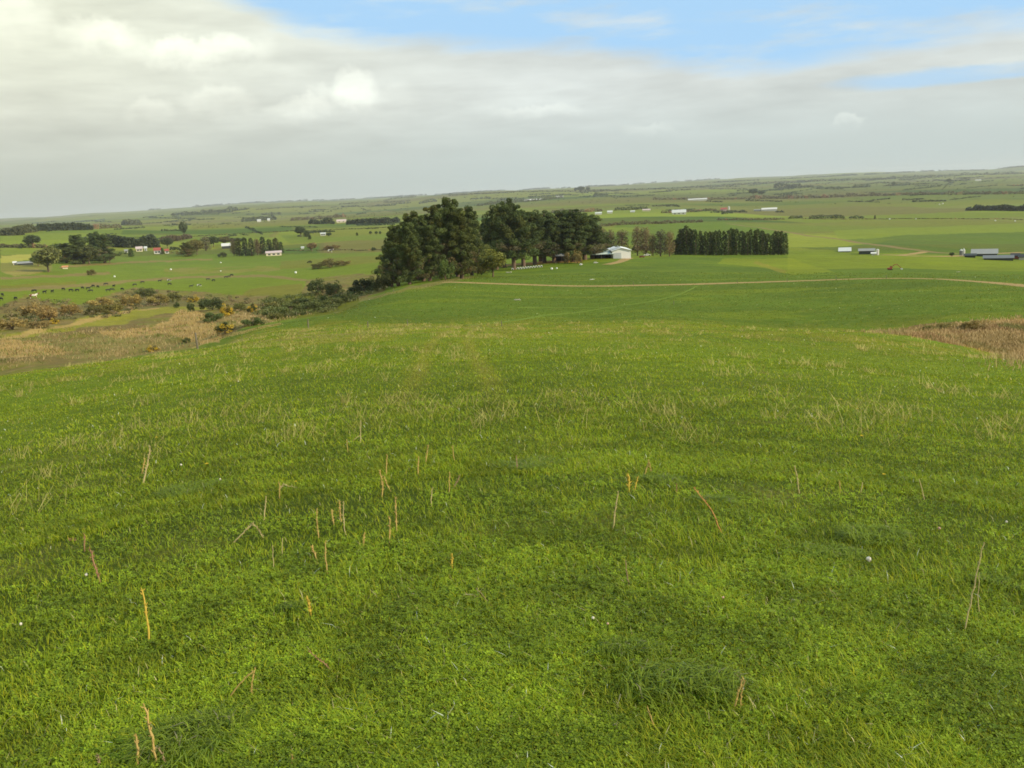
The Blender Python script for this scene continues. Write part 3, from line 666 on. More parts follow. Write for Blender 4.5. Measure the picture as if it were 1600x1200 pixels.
# --- separate trees over the left plain and in the distance: kind, variant, px, base, top, width, label, tint
g1 = (1, 1, 1)
LT = [('round', 0, 51, 387, 367, 26, 'dark round tree alone on the bright field edge at far left', (.8, .95, 1)),
 ('round', 1, 76, 425, 386, 48, 'broad pale-green spreading tree beside the low grey shed', (1.7, 1.6, 1.3)), ('round', 2, 60, 416, 398, 22, 'small pale tree left of the broad spreading tree', (1.6, 1.7, 1.3)),
 ('round', 0, 90, 408, 381, 34, 'dark tree behind the broad spreading tree', (.8, .9, .9)), ('pine', 1, 104, 411, 380, 30, 'dark olive pine right of the broad spreading tree', (1.9, 1.7, 1.4)), ('pine', 2, 117, 412, 382, 28, 'shorter dark pine in the left roadside clump', (1.6, 1.5, 1.4)),
 ('pine', 3, 131, 412, 366, 32, 'tallest dark pine at the centre of the left clump', (1.4, 1.4, 1.4)), ('round', 2, 140, 413, 382, 34, 'olive tree under the tallest pine of the left clump', (1.1, 1.1, 1)), ('pine', 0, 153, 408, 363, 32, 'dark pine just right of the clump\'s tallest pine', (1.3, 1.35, 1.4)),
 ('pine', 1, 164, 411, 366, 28, 'last tall pine at the right of the left clump', (1.4, 1.4, 1.3)), ('round', 1, 172, 411, 392, 18, 'low dark tree ending the left roadside clump', (.9, 1, 1)),
 ('bush', 2, 143, 430, 420, 16, 'isolated brown bush in the left field', (1.8, 1.4, 1.3)), 
 ('conifer', 0, 205, 401, 388, 11, 'small conical dark green tree beside white cottage', (.9, 1.3, 1)), ('conifer', 1, 254, 397, 387, 7, 'tiny dark conifer in front of red-roofed house', (.8, 1, 1)),
 ('round', 1, 262, 388, 371, 20, 'dark tree behind the red-roofed house', (.85, .9, 1)), ('round', 2, 288, 370, 346, 15, 'tall dim tree alone above the far scrub', (.9, 1, 1.1)),
 ('pine', 0, 293, 400, 378, 22, 'olive-brown tree left of the dark barn', (2.0, 1.6, 1.2)), ('round', 1, 308, 398, 374, 26, 'olive-brown tree nearest the dark barn', (1.9, 1.5, 1.2)), ('poplar', 0, 322, 392, 368, 16, 'brown thin-leaved tree behind the dark barn', (.8, .9, .9)),
 ('round', 0, 334, 386, 369, 18, 'dark tree behind the white barn roof', (.9, 1, 1)), ('round', 2, 352, 383, 369, 18, 'brownish tree right behind the white barn roof', (1.4, 1.1, 1.2)), ('bush', 0, 348, 402, 394, 18, 'low dark bush below the dark barn', (.9, .9, .9)),
 ('poplar', 1, 366, 400, 372, 10, 'brown upright tree leading the mixed tree line', (.8, .75, .7)), ('conifer', 2, 374, 400, 371, 13, 'olive conifer second in the mixed tree line', (1.5, 1.2, 1)), ('conifer', 0, 384, 400, 370, 14, 'green conifer third in the mixed tree line', (1.1, 1.2, 1)),
 ('conifer', 1, 394, 400, 371, 13, 'dark conifer fourth in the mixed tree line', (1, 1, 1)), ('poplar', 0, 403, 399, 372, 11, 'reddish tree in the middle of mixed tree line', (.7, .6, .6)), ('conifer', 2, 412, 398, 369, 15, 'tallest dark conifer of the mixed tree line', (.8, .95, 1)),
 ('conifer', 0, 422, 396, 373, 13, 'dark conifer right behind the long cream shed', (.9, 1, 1)), ('conifer', 1, 432, 396, 371, 15, 'brown-green conifer behind the long cream shed\'s gable', (1.5, 1.2, 1)), ('conifer', 2, 440, 396, 377, 10, 'short last conifer ending the mixed tree line', (1, 1.2, 1)),
 ('round', 0, 470, 370, 354, 18, 'very dark round tree in the left mid distance', (.7, .85, .9)), ('round', 1, 479, 372, 360, 12, 'smaller dark tree joined to the very dark round one', (.75, .9, .95)), ('conifer', 1, 484, 374, 366, 7, 'tiny dark tree under the very dark round one', (.8, 1, 1)),
 ('round', 2, 514, 370, 363, 9, 'small dark tree beside the far white house', (.8, .9, 1)), ('round', 1, 487, 393, 379, 18, 'reddish-brown tree left of two in the mid field', (2.2, 1.4, 1.6)), ('bush', 1, 520, 390, 382, 30, 'reddish-brown tree mass right of two in mid field', (2.3, 1.5, 1.6)),
 ('conifer', 0, 558, 368, 363, 5, 'lone tiny tree left of the three field trees', (.8, 1, 1)), ('round', 0, 579, 367, 361, 5, 'left one of three tiny round field trees', (.8, 1, 1)), ('round', 1, 588, 367, 361, 5, 'middle one of three tiny round field trees', (.8, 1, 1)), ('round', 2, 594, 367, 361, 5, 'right one of three tiny round field trees', (.8, 1, 1)),
 ('bush', 0, 584, 392, 386, 9, 'small bush on the field boundary left of the pines', (.9, 1, 1)),
 ('round', 0, 900, 300, 293, 7, 'small left tree of the skyline trio', (.8, .9, 1)), ('round', 1, 908, 300, 291, 13, 'largest middle tree of the skyline trio', (.8, .9, 1)), ('round', 2, 919, 299, 292, 7, 'right tree of the skyline trio', (.8, .9, 1)),
 ('round', 2, 1487, 401, 394, 8, 'small black-green tree beside the grain silo', (.6, .75, .8)), ('conifer', 0, 1367, 342, 336, 4, 'lone dot-like tree on the straight plain boundary', (.9, 1, 1)),
 ('round', 0, 1396, 292, 284, 6, 'lone dim tree on the far right rise', (.9, 1, 1)), ('round', 1, 1482, 286, 279, 9, 'dark tree heading the far sloping hedge', (.8, .95, 1)),
 ('round', 0, 1177, 306, 295, 16, 'larger dark far clump left of a pair on the plain', (.7, .85, .95)), ('round', 1, 1190, 305, 298, 14, 'lower dark far clump right of a pair on the plain', (.7, .85, .95))]
for k, v, px, b_, t_, w_, lb, ti in LT: tree(k, v, px, b_, t_, w_, {'round': 'round_tree', 'pine': 'pine_tree', 'conifer': 'conifer_tree', 'poplar': 'poplar_tree', 'bush': 'bush'}[k], lb, 'bush' if k == 'bush' else 'tree', None, ti)
# --- gorse and bushes of the gully
GB = [(332, 484, 466, 40, 'dark gorse bush above the yellow-flowered one', (.75, .85, .8)), (318, 478, 467, 22, 'small dark gorse at the left of the gully head', (.8, .9, .8)), (333, 503, 486, 34, 'round deep-green gorse below the dark one', (.9, 1.1, .9)),
      (356, 494, 473, 22, 'bright yellow flowering gorse in the gully', 'y'), (352, 521, 503, 34, 'yellow-tipped green gorse at the paddock edge', 'yg'), (395, 488, 475, 18, 'small yellow flowering gorse on the gully bank', 'yg'),
      (302, 472, 461, 20, 'yellow gorse at the top of the scrub band', 'y'), (86, 506, 496, 16, 'small yellow gorse at the left of the gully', 'y'), (396, 508, 495, 40, 'low dark green gorse along the paddock fence', (.9, 1.05, .8)), (277, 481, 472, 10, 'tiny round bush on the gully slope', (.8, 1, .8)),
      (240, 549, 538, 20, 'small orange-yellow bush by the near fence post', 'y'), (292, 536, 526, 14, 'tiny dark shrub left of the near fence post', (.9, 1, .9)),
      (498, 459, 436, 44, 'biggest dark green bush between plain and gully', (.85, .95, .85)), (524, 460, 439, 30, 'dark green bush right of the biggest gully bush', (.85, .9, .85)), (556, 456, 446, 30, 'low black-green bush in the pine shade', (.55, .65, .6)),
      (515, 418, 404, 34, 'brownish round bush on the mid plain', (1.7, 1.3, 1.1)), (497, 420, 410, 22, 'olive bush left of brownish one on mid plain', (1.3, 1.1, .9)), (537, 415, 406, 24, 'brown bush right of the brownish one on mid plain', (1.8, 1.3, 1.1)), (484, 411, 407, 9, 'tiny dark bush alone left of the mid-plain bushes', (1, 1, 1)),
      (58, 497, 472, 46, 'large grey-brown leafless bush left of the gully', (3.2, 2.1, 2.2)), (78, 500, 478, 30, 'grey-brown bush joined to the large leafless one', (3.0, 1.9, 2.0)), (110, 492, 474, 34, 'reddish-brown scrub bush right of the leafless one', (3.0, 1.9, 1.7)),
      (20, 515, 496, 50, 'low reddish-brown bush at the very left edge', (3.0, 2.0, 1.9)), (60, 512, 500, 40, 'flat brown bush behind the small yellow gorse', (2.6, 1.7, 1.7)), (150, 492, 476, 34, 'dark brown bush in the centre of scrub band', (1.6, 1.3, 1.1)),
      (180, 490, 472, 36, 'olive-brown bush below the cattle', (1.9, 1.5, 1.1)), (158, 480, 464, 40, 'tan scrub bush nearest the cattle', (3.4, 2.3, 2.0)), (205, 478, 460, 40, 'broad tan bush in the upper scrub band', (3.3, 2.2, 1.8)), (226, 462, 449, 34, 'dark bush topping the upper scrub band', (1.2, 1.2, 1)),
      (248, 476, 459, 36, 'brown bush right of the dark topping bush', (2.6, 1.9, 1.5)), (270, 472, 457, 34, 'green-brown bush at the right of scrub band', (1.6, 1.4, 1.1)), (298, 487, 472, 14, 'little dark gorse at the bare bank\'s top', (.8, .9, .8)),
      (425, 482, 470, 26, 'brown-green bush in the gully middle', (1.8, 1.5, 1.2)), (375, 486, 472, 22, 'dull green bush right of the yellow gorse', (1.6, 1.5, 1.2)), (432, 498, 488, 26, 'olive bush above the paddock fence line', (1.5, 1.3, 1.0)),
      (455, 490, 474, 44, 'broad rushy green bush in the lower gully', (1.2, 1.25, 1.0)), (490, 487, 470, 44, 'second broad green bush in the lower gully', (1.1, 1.15, .95)), (520, 478, 464, 34, 'green bush at the gully\'s narrow right end', (1.1, 1.1, .9)), (545, 470, 458, 30, 'last green bush before the pine shade', (.9, .95, .8)), (470, 475, 466, 30, 'rush clump behind the broad green bushes', (1.6, 1.5, 1.1)),
      (1480, 512, 503, 36, 'low dark scrub bush topping the right bank', (2.4, 1.8, 1.4)), (1452, 515, 507, 26, 'green-brown scrub bush at the right bank\'s left end', (1.9, 1.6, 1.1)), (1520, 514, 500, 44, 'brown scrub bush at the top of the right bank', (2.4, 1.6, 1.4)), (1405, 522, 514, 26, 'small flat scrub bush where the right bank starts', (2.0, 1.6, 1.2))]
def yellow_bush(green):
    global rng
    keep = rng; rng = np.random.default_rng(5 + green); parts = []
    for k in range(30):
        d = rng.normal(0, 1, 3); d[2] = abs(d[2]); d /= np.linalg.norm(d); e = d * [6.5, 6.5, 6.8] * rng.uniform(.5, 1.0) + [0, 0, 1.5]
        y = rng.random() < (.35 if green else .75)
        parts.append(puff(e, rng.uniform(1.3, 2.2), 85, .5, np.array((.52, .36, .035) if y else (.07, .085, .028)) * rng.uniform(.7, 1.2), .8, .8, .2))
    me_ = qmesh('crown_mesh', parts, M_LEAF); rng = keep; return me_
TREES['gorse'] = [(TREES['bush'][0][0], yellow_bush(0)), (TREES['bush'][1][0], yellow_bush(1))]
for i, (px, b_, t_, w_, lb, ti) in enumerate(GB):
    if not isinstance(ti, str): ti = tuple(q * 1.15 for q in ti)
    nm = 'gorse_bush' if 'gorse' in lb else 'scrub_bush'
    if isinstance(ti, str):
        keep = TREES['bush']; TREES['bush'] = [TREES['gorse'][1 if ti == 'yg' else 0]]
        tree('bush', 0, px, b_, t_, w_ * 1.05, nm, lb, 'gorse bush'); TREES['bush'] = keep
    else: tree('bush', i, px, b_, t_, w_ * 1.1, nm, lb, 'gorse bush' if 'gorse' in lb else 'bush', None, ti)

# ------------------------------------------------------------------ hedges, shelter belts and far woods
def belt(pts, hpx, name, label, cat='hedge', colr=(.04, .055, .022), kind=None, depth=None, lump=.35, dens=1.6, brown=0.0, gap=0.0):
    Pm = hits([p[0] for p in pts], [p[1] for p in pts]); L = np.r_[0, np.cumsum([math.hypot(pts[i + 1][0] - pts[i][0], pts[i + 1][1] - pts[i][1]) for i in range(len(pts) - 1)])]
    n = int(max(40, L[-1] * hpx * dens)); s = rng.uniform(0, L[-1], n)
    x = np.interp(s, L, Pm[:, 0]); y = np.interp(s, L, Pm[:, 1]); pxs = np.interp(s, L, [p[0] for p in pts])
    d = (x * cF[0] + y * cF[1]) / FPX; dp = depth or hpx * .7
    ang = np.arctan2(x, y); off = rng.uniform(-.5, .5, n) * dp * d; x = x + np.sin(ang) * off; y = y + np.cos(ang) * off
    z = ground(x, y); tw = hpx * .8
    sd_ = abs(hash(label)) % 9999 if False else sum(ord(c__) * (i + 1) for i, c__ in enumerate(label)) % 9999
    hv = 1 - lump * 1.6 * vnoise(pxs / tw, pxs * 0 + .5, sd_) - lump * .4 * vnoise(pxs / tw * 2.7, pxs * 0 + .5, sd_ + 3)
    if gap: 
        kp = vnoise(pxs / (tw * 2.2), pxs * 0, sd_ + 9) > gap; x, y, z, d, hv, pxs = (a_[kp] for a_ in (x, y, z, d, hv, pxs)); n = len(x)
    edge_ = np.minimum(1, np.minimum(pxs - pts[0][0], pts[-1][0] - pxs) / (hpx * .6) + .45) if pts[-1][0] > pts[0][0] else 1
    u = rng.uniform(0, 1, n); zz = u * hpx * d * hv * edge_
    cen = np.stack([x, y, z + zz], -1)
    nn = np.stack([-np.sin(ang) * .5, -np.cos(ang) * .5, .4 + u], -1)
    cc = np.array(colr) * (.75 + .5 * vnoise(pxs / tw, pxs * 0 + 2.5, sd_ + 5))[:, None] * (1 + rng.normal(0, .15, (n, 1)))
    if brown: bm = vnoise(pxs / tw / 1.5, pxs * 0 + 7.5, sd_ + 6) < brown; cc[bm] = cc[bm] * [2.3, 1.5, 1.6]
    V, c_ = cards(cen, nn, d * min(2.6, max(1.3, hpx * .16)), np.clip(cc, .004, 1), .8, 1.4)
    me_ = mesh_np(name, V, np.arange(len(V)).reshape(-1, 4), None, M_LEAF, c_)
    return tag(link(name, me_), label, cat, None, kind)
DK = (.055, .068, .030); BR = (.125, .098, .055); OL = (.090, .095, .042)
B = [([(0,366),(30,365),(58,362)], 19, 'shelter_belt', 'lighter wood at the far left end of the skyline', 'wood', OL), ([(55,361),(100,360),(145,359)], 17, 'shelter_belt', 'dark dense plantation on the left skyline', 'plantation', DK),
 ([(0,368),(20,368),(38,367)], 16, 'tree_clump', 'dim tree clump in front of the left skyline wood', 'trees', OL), ([(140,358),(165,357),(190,356)], 9, 'shelter_belt', 'low scrubby trees continuing right of the dark plantation', 'scrub', BR), ([(190,352),(205,352),(222,352)], 12, 'tree_clump', 'hazy tree clump on the hidden left valley edge', 'trees', OL),
 ([(0,386),(20,387),(34,387),(75,388)], 9, 'hedge', 'brown-green hedge under the bright left hill field', 'hedge', BR), ([(150,385),(200,387),(250,386)], 27, 'shelter_belt', 'dark tree screen behind the red-roofed house', 'trees', DK),
 ([(250,378),(280,376),(300,372)], 14, 'scrub_row', 'brown scrub right of the dark tree screen', 'scrub', BR), ([(265,391),(281,390)], 7, 'hedge', 'clipped black hedge beside the red-roofed house', 'hedge', (.02, .03, .016)),
 ([(267,337),(290,335),(312,334)], 7, 'shelter_belt', 'thin ridge plantation first from left on hazy hill', 'plantation', DK), ([(312,335),(345,331),(372,329)], 9, 'shelter_belt', 'longer ridge plantation second from left on hazy hill', 'plantation', DK), ([(374,329),(386,327)], 5, 'shelter_belt', 'short ridge plantation third from left on hazy hill', 'plantation', DK),
 ([(377,347),(405,345),(432,343)], 10, 'shelter_belt', 'dark belt behind the far white farmhouses', 'trees', DK), ([(408,336),(425,335),(440,335)], 5, 'shelter_belt', 'dim belt above the far white farmhouses', 'trees', OL),
 ([(454,345),(500,342),(540,339)], 7, 'scrub_row', 'purple-brown scrub line across the hazy middle left', 'scrub', BR), ([(482,350),(505,350),(523,350)], 12, 'shelter_belt', 'dark trees left of the far pink-roofed farm', 'trees', DK), ([(541,351),(580,350),(625,348)], 13, 'shelter_belt', 'long dark trees right of the far pink-roofed farm', 'trees', DK),
 ([(604,366),(622,366)], 6, 'tree_clump', 'little tree clump left of the pine tops', 'trees', DK), ([(383,356),(395,361),(411,367)], 7, 'hedge', 'thick black-green hedge slanting down the far field', 'hedge', (.024, .036, .02)),
 ([(430,392),(520,391),(600,391)], 2.5, 'hedge', 'thin brown hedge line ending at the pines', 'hedge', BR), ([(260,373),(330,368),(400,364),(470,361),(560,358),(620,355)], 2.2, 'hedge', 'thin dark hedge crossing the far left fields', 'hedge', OL),
 ([(530,320),(570,317),(610,312),(650,308)], 4, 'shelter_belt', 'faint wood on the hill left of the pine tops', 'wood', OL), ([(655,319),(668,316),(682,315)], 8, 'shelter_belt', 'dark wood block just left of the pine tops', 'wood', DK), ([(400,328),(440,325),(500,322)], 2.5, 'shelter_belt', 'hair-thin skyline belt over the left fields', 'wood', OL),
 ([(745,322),(790,318),(840,314),(880,309)], 7, 'shelter_belt', 'dim wood band above the second pine clump', 'wood', OL), ([(700,306),(760,303),(840,300),(900,299)], 3, 'shelter_belt', 'thin skyline wood over the pine grove', 'wood', DK),
 ([(861,333),(900,332),(941,330)], 7, 'shelter_belt', 'brown belt right above the second pine clump', 'trees', BR), ([(960,329),(985,328),(1012,327)], 7, 'shelter_belt', 'row of separate dark trees on the plain left of centre', 'trees', DK), ([(928,306),(940,306),(950,305)], 8, 'tree_clump', 'dark thicket below the skyline trio', 'trees', DK),
 ([(937,354),(980,351),(1020,350),(1050,349)], 8, 'hedge', 'bushy brown hedge left part behind the poplars', 'hedge', BR), ([(1050,349),(1075,348),(1098,347)], 7, 'hedge', 'bushy brown hedge middle part above the conifer row', 'hedge', BR),
 ([(1120,344),(1170,344),(1226,343)], 4.5, 'hedge', 'low broken hedge right of the lane on the plain', 'hedge', BR), ([(1232,342),(1254,341)], 8, 'tree_clump', 'dark tree bunch on the plain hedge, left of three', 'trees', DK), ([(1264,342),(1290,341),(1320,341)], 8, 'tree_clump', 'dark long tree bunch on the plain hedge, middle of three', 'trees', DK), ([(1326,341),(1350,341)], 6, 'tree_clump', 'dark tree bunch on the plain hedge, right of three', 'trees', DK),
 ([(1254,342),(1400,342),(1500,342),(1600,344)], 1.8, 'hedge', 'straight thin hedge across the right plain', 'hedge', BR), ([(1033,333),(1052,333),(1120,329)], 5, 'hedge', 'garden hedge around the hipped grey-roofed house', 'hedge', BR),
 ([(1151,299),(1183,297)], 3.2, 'shelter_belt', 'flat dark strip above the far pair of clumps', 'trees', DK), ([(1209,294),(1230,294),(1253,294)], 10, 'shelter_belt', 'heavy dark far wood, largest block right of centre', 'wood', DK), ([(1253,293),(1272,293)], 5, 'shelter_belt', 'small wood joined right of the largest far block', 'wood', DK), ([(1275,295),(1297,296),(1318,296)], 6.5, 'shelter_belt', 'long dark far wood right of the largest block', 'wood', DK),
 ([(1332,294),(1345,293),(1360,292)], 7, 'shelter_belt', 'two-humped far wood above the right plain', 'wood', DK), ([(1020,312),(1080,312),(1170,311)], 4.5, 'scrub_row', 'brown river scrub, left stretch across the plain', 'scrub', BR), ([(1170,311),(1250,310),(1320,308)], 7, 'scrub_row', 'brown river scrub, middle stretch across the plain', 'scrub', BR), ([(1320,307),(1420,305),(1538,304),(1600,303)], 7, 'scrub_row', 'brown river scrub, right stretch across the plain', 'scrub', BR),
 ([(1509,329),(1520,329)], 11, 'tree_clump', 'end tree group of the right-hand dark shelter belt', 'trees', DK), ([(1520,329),(1560,329),(1640,330)], 14, 'shelter_belt', 'dark shelter belt running out of frame on the right plain', 'trees', DK),
 ([(1472,297),(1478,291),(1486,283)], 3, 'hedge', 'far hedge climbing the right rise towards dark tree', 'hedge', OL), ([(1499,283),(1516,282)], 7, 'shelter_belt', 'dark block of trees on the right skyline', 'wood', DK), ([(1580,291),(1600,290)], 3, 'scrub_row', 'reddish scrub patch at the far right rise', 'scrub', BR),
 ([(987,391),(1000,391),(1022,391)], 10, 'hedge', 'dense black hedge between the barn and poplars', 'hedge', (.022, .034, .018)), ([(1033,390),(1050,391)], 7, 'hedge', 'low dark hedge stub beside the conifer row', 'hedge', DK),
 ([(1040,299),(1055,298),(1080,297)], 3.5, 'scrub_row', 'faint dark line of far trees above centre', 'trees', OL), ([(1380,291),(1420,289),(1450,288)], 3.5, 'scrub_row', 'faint scrub on the far right rise', 'scrub', OL)]
for pts, h_, nm, lb, cat, cl_ in B: belt(pts, h_, nm, lb, cat, cl_, brown=.25 if cl_ is BR else .08)
for pts, h_ in [([(905,297),(960,296),(1020,294),(1100,291)], 3.5), ([(1095,291),(1150,288),(1200,285),(1260,283)], 4.5), ([(1250,283),(1330,280),(1400,278)], 4.5), ([(1390,278),(1450,275),(1500,273)], 4.5), ([(1500,273),(1560,271),(1640,269)], 5)]:
    pass
far = []
def far_wood(lst, label):
    sub = []
    for pts, h_ in lst:
        o = belt(pts, h_, 'far_woods', label + str(len(sub)), None, (.04, .055, .03)); sub.append(o)
    me0 = [o.data for o in sub]; V, c_ = [], []
    for me_ in me0:
        a = np.empty(len(me_.vertices) * 3, np.float32); me_.vertices.foreach_get('co', a); V.append(a.reshape(-1, 3))
        k = np.empty(len(me_.vertices) * 4, np.float32); me_.color_attributes['Col'].data.foreach_get('color', k); c_.append(k.reshape(-1, 4))
    for o in sub: bpy.data.objects.remove(o)
    V = np.vstack(V); tag(link('far_woods', mesh_np('far_woods', V, np.arange(len(V)).reshape(-1, 4), None, M_LEAF, np.vstack(c_))), label, 'woods', None, 'stuff')
far_wood([([(905,299),(960,298),(1020,296),(1100,293)], 3.5), ([(1095,293),(1150,290),(1200,287),(1260,285)], 5), ([(1250,285),(1330,282),(1400,280)], 5), ([(1390,279),(1450,277),(1500,275)], 5), ([(1500,275),(1560,273),(1640,271)], 6)], 'distant dark woods along the right half of the horizon')
rl = random.Random(4); lst = []
for k in range(150):
    x0 = rl.uniform(-20, 1600); hy = 306 - (x0 - 800) * .0524; y0 = hy + 4 + 46 * rl.random() ** 1.6; L = rl.uniform(8, 60); a_ = rl.uniform(-.14, .04)
    if 590 < x0 < 960 and y0 > 312: continue
    lst.append(([(x0, y0), (x0 + L / 2, y0 + a_ * L / 2), (x0 + L, y0 + a_ * L)], rl.uniform(1.4, 1.8 + (y0 - hy) * .09)))
for k in range(130):
    x0 = rl.uniform(230, 1600); hy = 306 - (x0 - 800) * .0524 + (8 if x0 > 1100 else -2 if x0 > 450 else 0); L = rl.uniform(5, 45)
    dy_ = -12 if k % 3 else 2 + rl.random() * 7; lst.append(([(x0 + L * q_ / 5, hy + dy_ - .05 * L * q_ / 5) for q_ in range(6)], rl.uniform(1.4, 3.4)))
far_wood(lst, 'thin hedgerows dividing the hazy fields towards the horizon')
# scattered specks of hedge and trees over the far plain, uncountable
def scatter(poly_list, n, hm, colr, label, name, size=1.4, kind='stuff', rad=3.0, cat='scrub', cards_per=14):
    V, c_ = [], []
    for poly, k in poly_list:
        xs_ = [p[0] for p in poly]; ys_ = [p[1] for p in poly]; c0 = 0; px = rng.uniform(min(xs_), max(xs_), k * 4); py = rng.uniform(min(ys_), max(ys_), k * 4)
        ok = inpoly(px, py, poly); px, py = px[ok][:k], py[ok][:k]; P = hits(px, py)
        for p in P:
            s = mpp(p); h_ = hm * rng.uniform(.5, 1.4); 
            a, b_ = puff(p + [0, 0, h_ * .35], max(rad * rng.uniform(.4, 1.2), s * 1.2), cards_per, max(.25, s * size), np.array(colr[rng.integers(len(colr))]) * rng.uniform(.7, 1.3), max(.25, h_ / rad * .6)); V.append(a); c_.append(b_)
    V = np.vstack(V); return tag(link(name, mesh_np(name, V, np.arange(len(V)).reshape(-1, 4), None, M_LEAF, np.vstack(c_))), label, cat, None, kind)
TANC = (.19, .14, .075)
scatter([([(420,466),(560,452),(600,440),(590,455),(515,488),(430,498),(400,492)], 330)], 0, 1.0, [(.12,.135,.045), (.09,.11,.035), (.15,.15,.055), (.11,.13,.04)], 'green rushes and low gorse filling the narrow gully', 'gully_rushes', .7, rad=1.3, cards_per=44)
scatter([([(0,478),(60,464),(150,476),(210,452),(300,458),(420,470),(420,484),(340,478),(290,470),(200,494),(120,500),(0,508)], 260)],
        0, 1.1, [(.26,.19,.11), (.19, .15, .08), (.11, .12, .045), (.15, .14, .06)], 'tangled brown scrub and rushes filling the gully', 'gully_scrub', .7, rad=1.3, cards_per=44)
def strands(poly_list, hm, wpx_, colr, label, name, cat='dry grass'):
    V, c_ = [], []
    for poly, k in poly_list:
        xs_ = [p[0] for p in poly]; ys_ = [p[1] for p in poly]; px = rng.uniform(min(xs_), max(xs_), k * 3); py = rng.uniform(min(ys_), max(ys_), k * 3)
        ok = inpoly(px, py, poly); px, py = px[ok][:k // 6], py[ok][:k // 6]; P = hits(px, py)
        P = np.repeat(P, 6, 0) + rng.normal(0, .9, (len(P) * 6, 3)); n = len(P); P[:, 2] = ground(P[:, 0], P[:, 1]); s = (P @ cF - CAMZ * cF[2]) / FPX
        h_ = hm * rng.uniform(.4, 1.3, n) * (.5 + fbm(P[:, 0] / 3, P[:, 1] / 3, 66)); th = rng.uniform(0, 6.28, n); ln = h_ * rng.uniform(.1, .9, n); w_ = s * wpx_ * rng.uniform(.6, 1.4, n)
        e = P + np.stack([np.cos(th) * ln, np.sin(th) * ln, h_], -1); wx = np.stack([w_, 0 * w_, 0 * w_], -1)
        V.append(np.stack([P - wx * .5, P + wx * .5, e + wx * .3, e - wx * .3], 1).reshape(-1, 3))
        cc = np.array(colr)[(vnoise(P[:, 0] / 2.5, P[:, 1] / 2.5, 67) * len(colr) * .999).astype(int)] * rng.uniform(.7, 1.3, (n, 1)); c_.append(np.repeat(cc, 4, 0))
    V = np.vstack(V); return tag(link(name, mesh_np(name, V, np.arange(len(V)).reshape(-1, 4), None, M_DRY, np.vstack(c_))), label, cat, None, 'stuff')
strands([([(1455,518),(1490,508),(1600,501),(1660,492),(1660,580),(1560,551),(1490,537),(1430,526),(1350,519)], 14000)], .28, 1.0, [(.26, .21, .09), (.36, .26, .125), (.42, .30, .15), (.33, .22, .11), (.19, .18, .065)], 'dry orange-brown rough grass on the right-hand bank', 'bank_grass')
strands([([(280,484),(320,490),(345,520),(340,538),(250,522),(180,530),(150,520),(240,512),(262,498)], 1300), ([(0,524),(60,528),(110,545),(60,562),(0,575)], 900), ([(60,515),(300,505),(300,542),(150,562),(60,560)], 2200), ([(350,480),(450,484),(500,488),(440,502),(370,512)], 1300)],
        .3, 1.0, [(.28, .25, .09), (.40, .30, .14), (.46, .34, .17), (.36, .26, .13), (.22, .23, .07), (.40, .29, .14)], 'dry straw-coloured rough grass over the gully banks', 'gully_grass')
scatter([([(430,330),(600,318),(640,312),(640,345),(430,346)], 120), ([(260,345),(430,338),(430,350),(260,362)], 60), ([(860,300),(1600,275),(1600,296),(860,318)], 260), ([(900,312),(1600,300),(1600,318),(900,330)], 50), ([(660,306),(860,300),(860,318),(660,325)], 70)],
        0, 5, [(.045, .058, .028), (.075, .068, .04)], 'specks of hedge and scattered trees over the hazy plain', 'far_scrub', .8, rad=9.0, cards_per=8)
# ------------------------------------------------------------------ small mesh kit (bmesh)
def box(bm, x0, x1, y0, y1, z0, z1, bev=0):
    vs = [bm.verts.new(p) for p in ((x0,y0,z0),(x1,y0,z0),(x1,y1,z0),(x0,y1,z0),(x0,y0,z1),(x1,y0,z1),(x1,y1,z1),(x0,y1,z1))]
    fs = [bm.faces.new([vs[i] for i in f]) for f in ((3,2,1,0),(4,5,6,7),(0,1,5,4),(1,2,6,5),(2,3,7,6),(3,0,4,7))]
    if bev: bmesh.ops.bevel(bm, geom=list({e for f in fs for e in f.edges}), offset=bev, segments=2, affect='EDGES')
def prism(bm, prof, y0, y1):                      # profile in x,z extruded along y
    a = [bm.verts.new((x, y0, z)) for x, z in prof]; b_ = [bm.verts.new((x, y1, z)) for x, z in prof]; n = len(prof)
    bm.faces.new(a); bm.faces.new(b_[::-1])
    for i in range(n): bm.faces.new((a[i], b_[i], b_[(i + 1) % n], a[(i + 1) % n]))
def cyl(bm, c_, r0, r1, z0, z1, n=20, axis='z'):
    mt_ = Matrix.Translation(Vector(c_) + Vector((0, 0, (z0 + z1) / 2))) if axis == 'z' else Matrix.Translation(Vector(c_)) @ Matrix.Rotation(R(90), 4, 'X' if axis == 'y' else 'Y')
    bmesh.ops.create_cone(bm, cap_ends=True, segments=n, radius1=r0, radius2=r1, depth=abs(z1 - z0), matrix=mt_)
def fin(bm, name, mt, parent=None, smooth=False):
    bmesh.ops.recalc_face_normals(bm, faces=bm.faces); me_ = bpy.data.meshes.new(name); bm.to_mesh(me_); bm.free(); me_.materials.append(mt)
    if smooth: me_.polygons.foreach_set('use_smooth', np.ones(len(me_.polygons), bool))
    return link(name, me_, parent)
W_WHITE = mat('white_cladding', (.60, .58, .52), .7, .1, .6, .08); W_CREAM = mat('cream_cladding', (.66, .58, .42), .7, .2, .6, .1)
W_GREY = mat('grey_iron', (.27, .27, .25), .8, .05, .4, .12); W_LROOF = mat('pale_iron', (.52, .53, .49), .8, .05, .4, .1); W_PINK = mat('pinkish_iron', (.55, .42, .38), .55, .3, .4, .1)
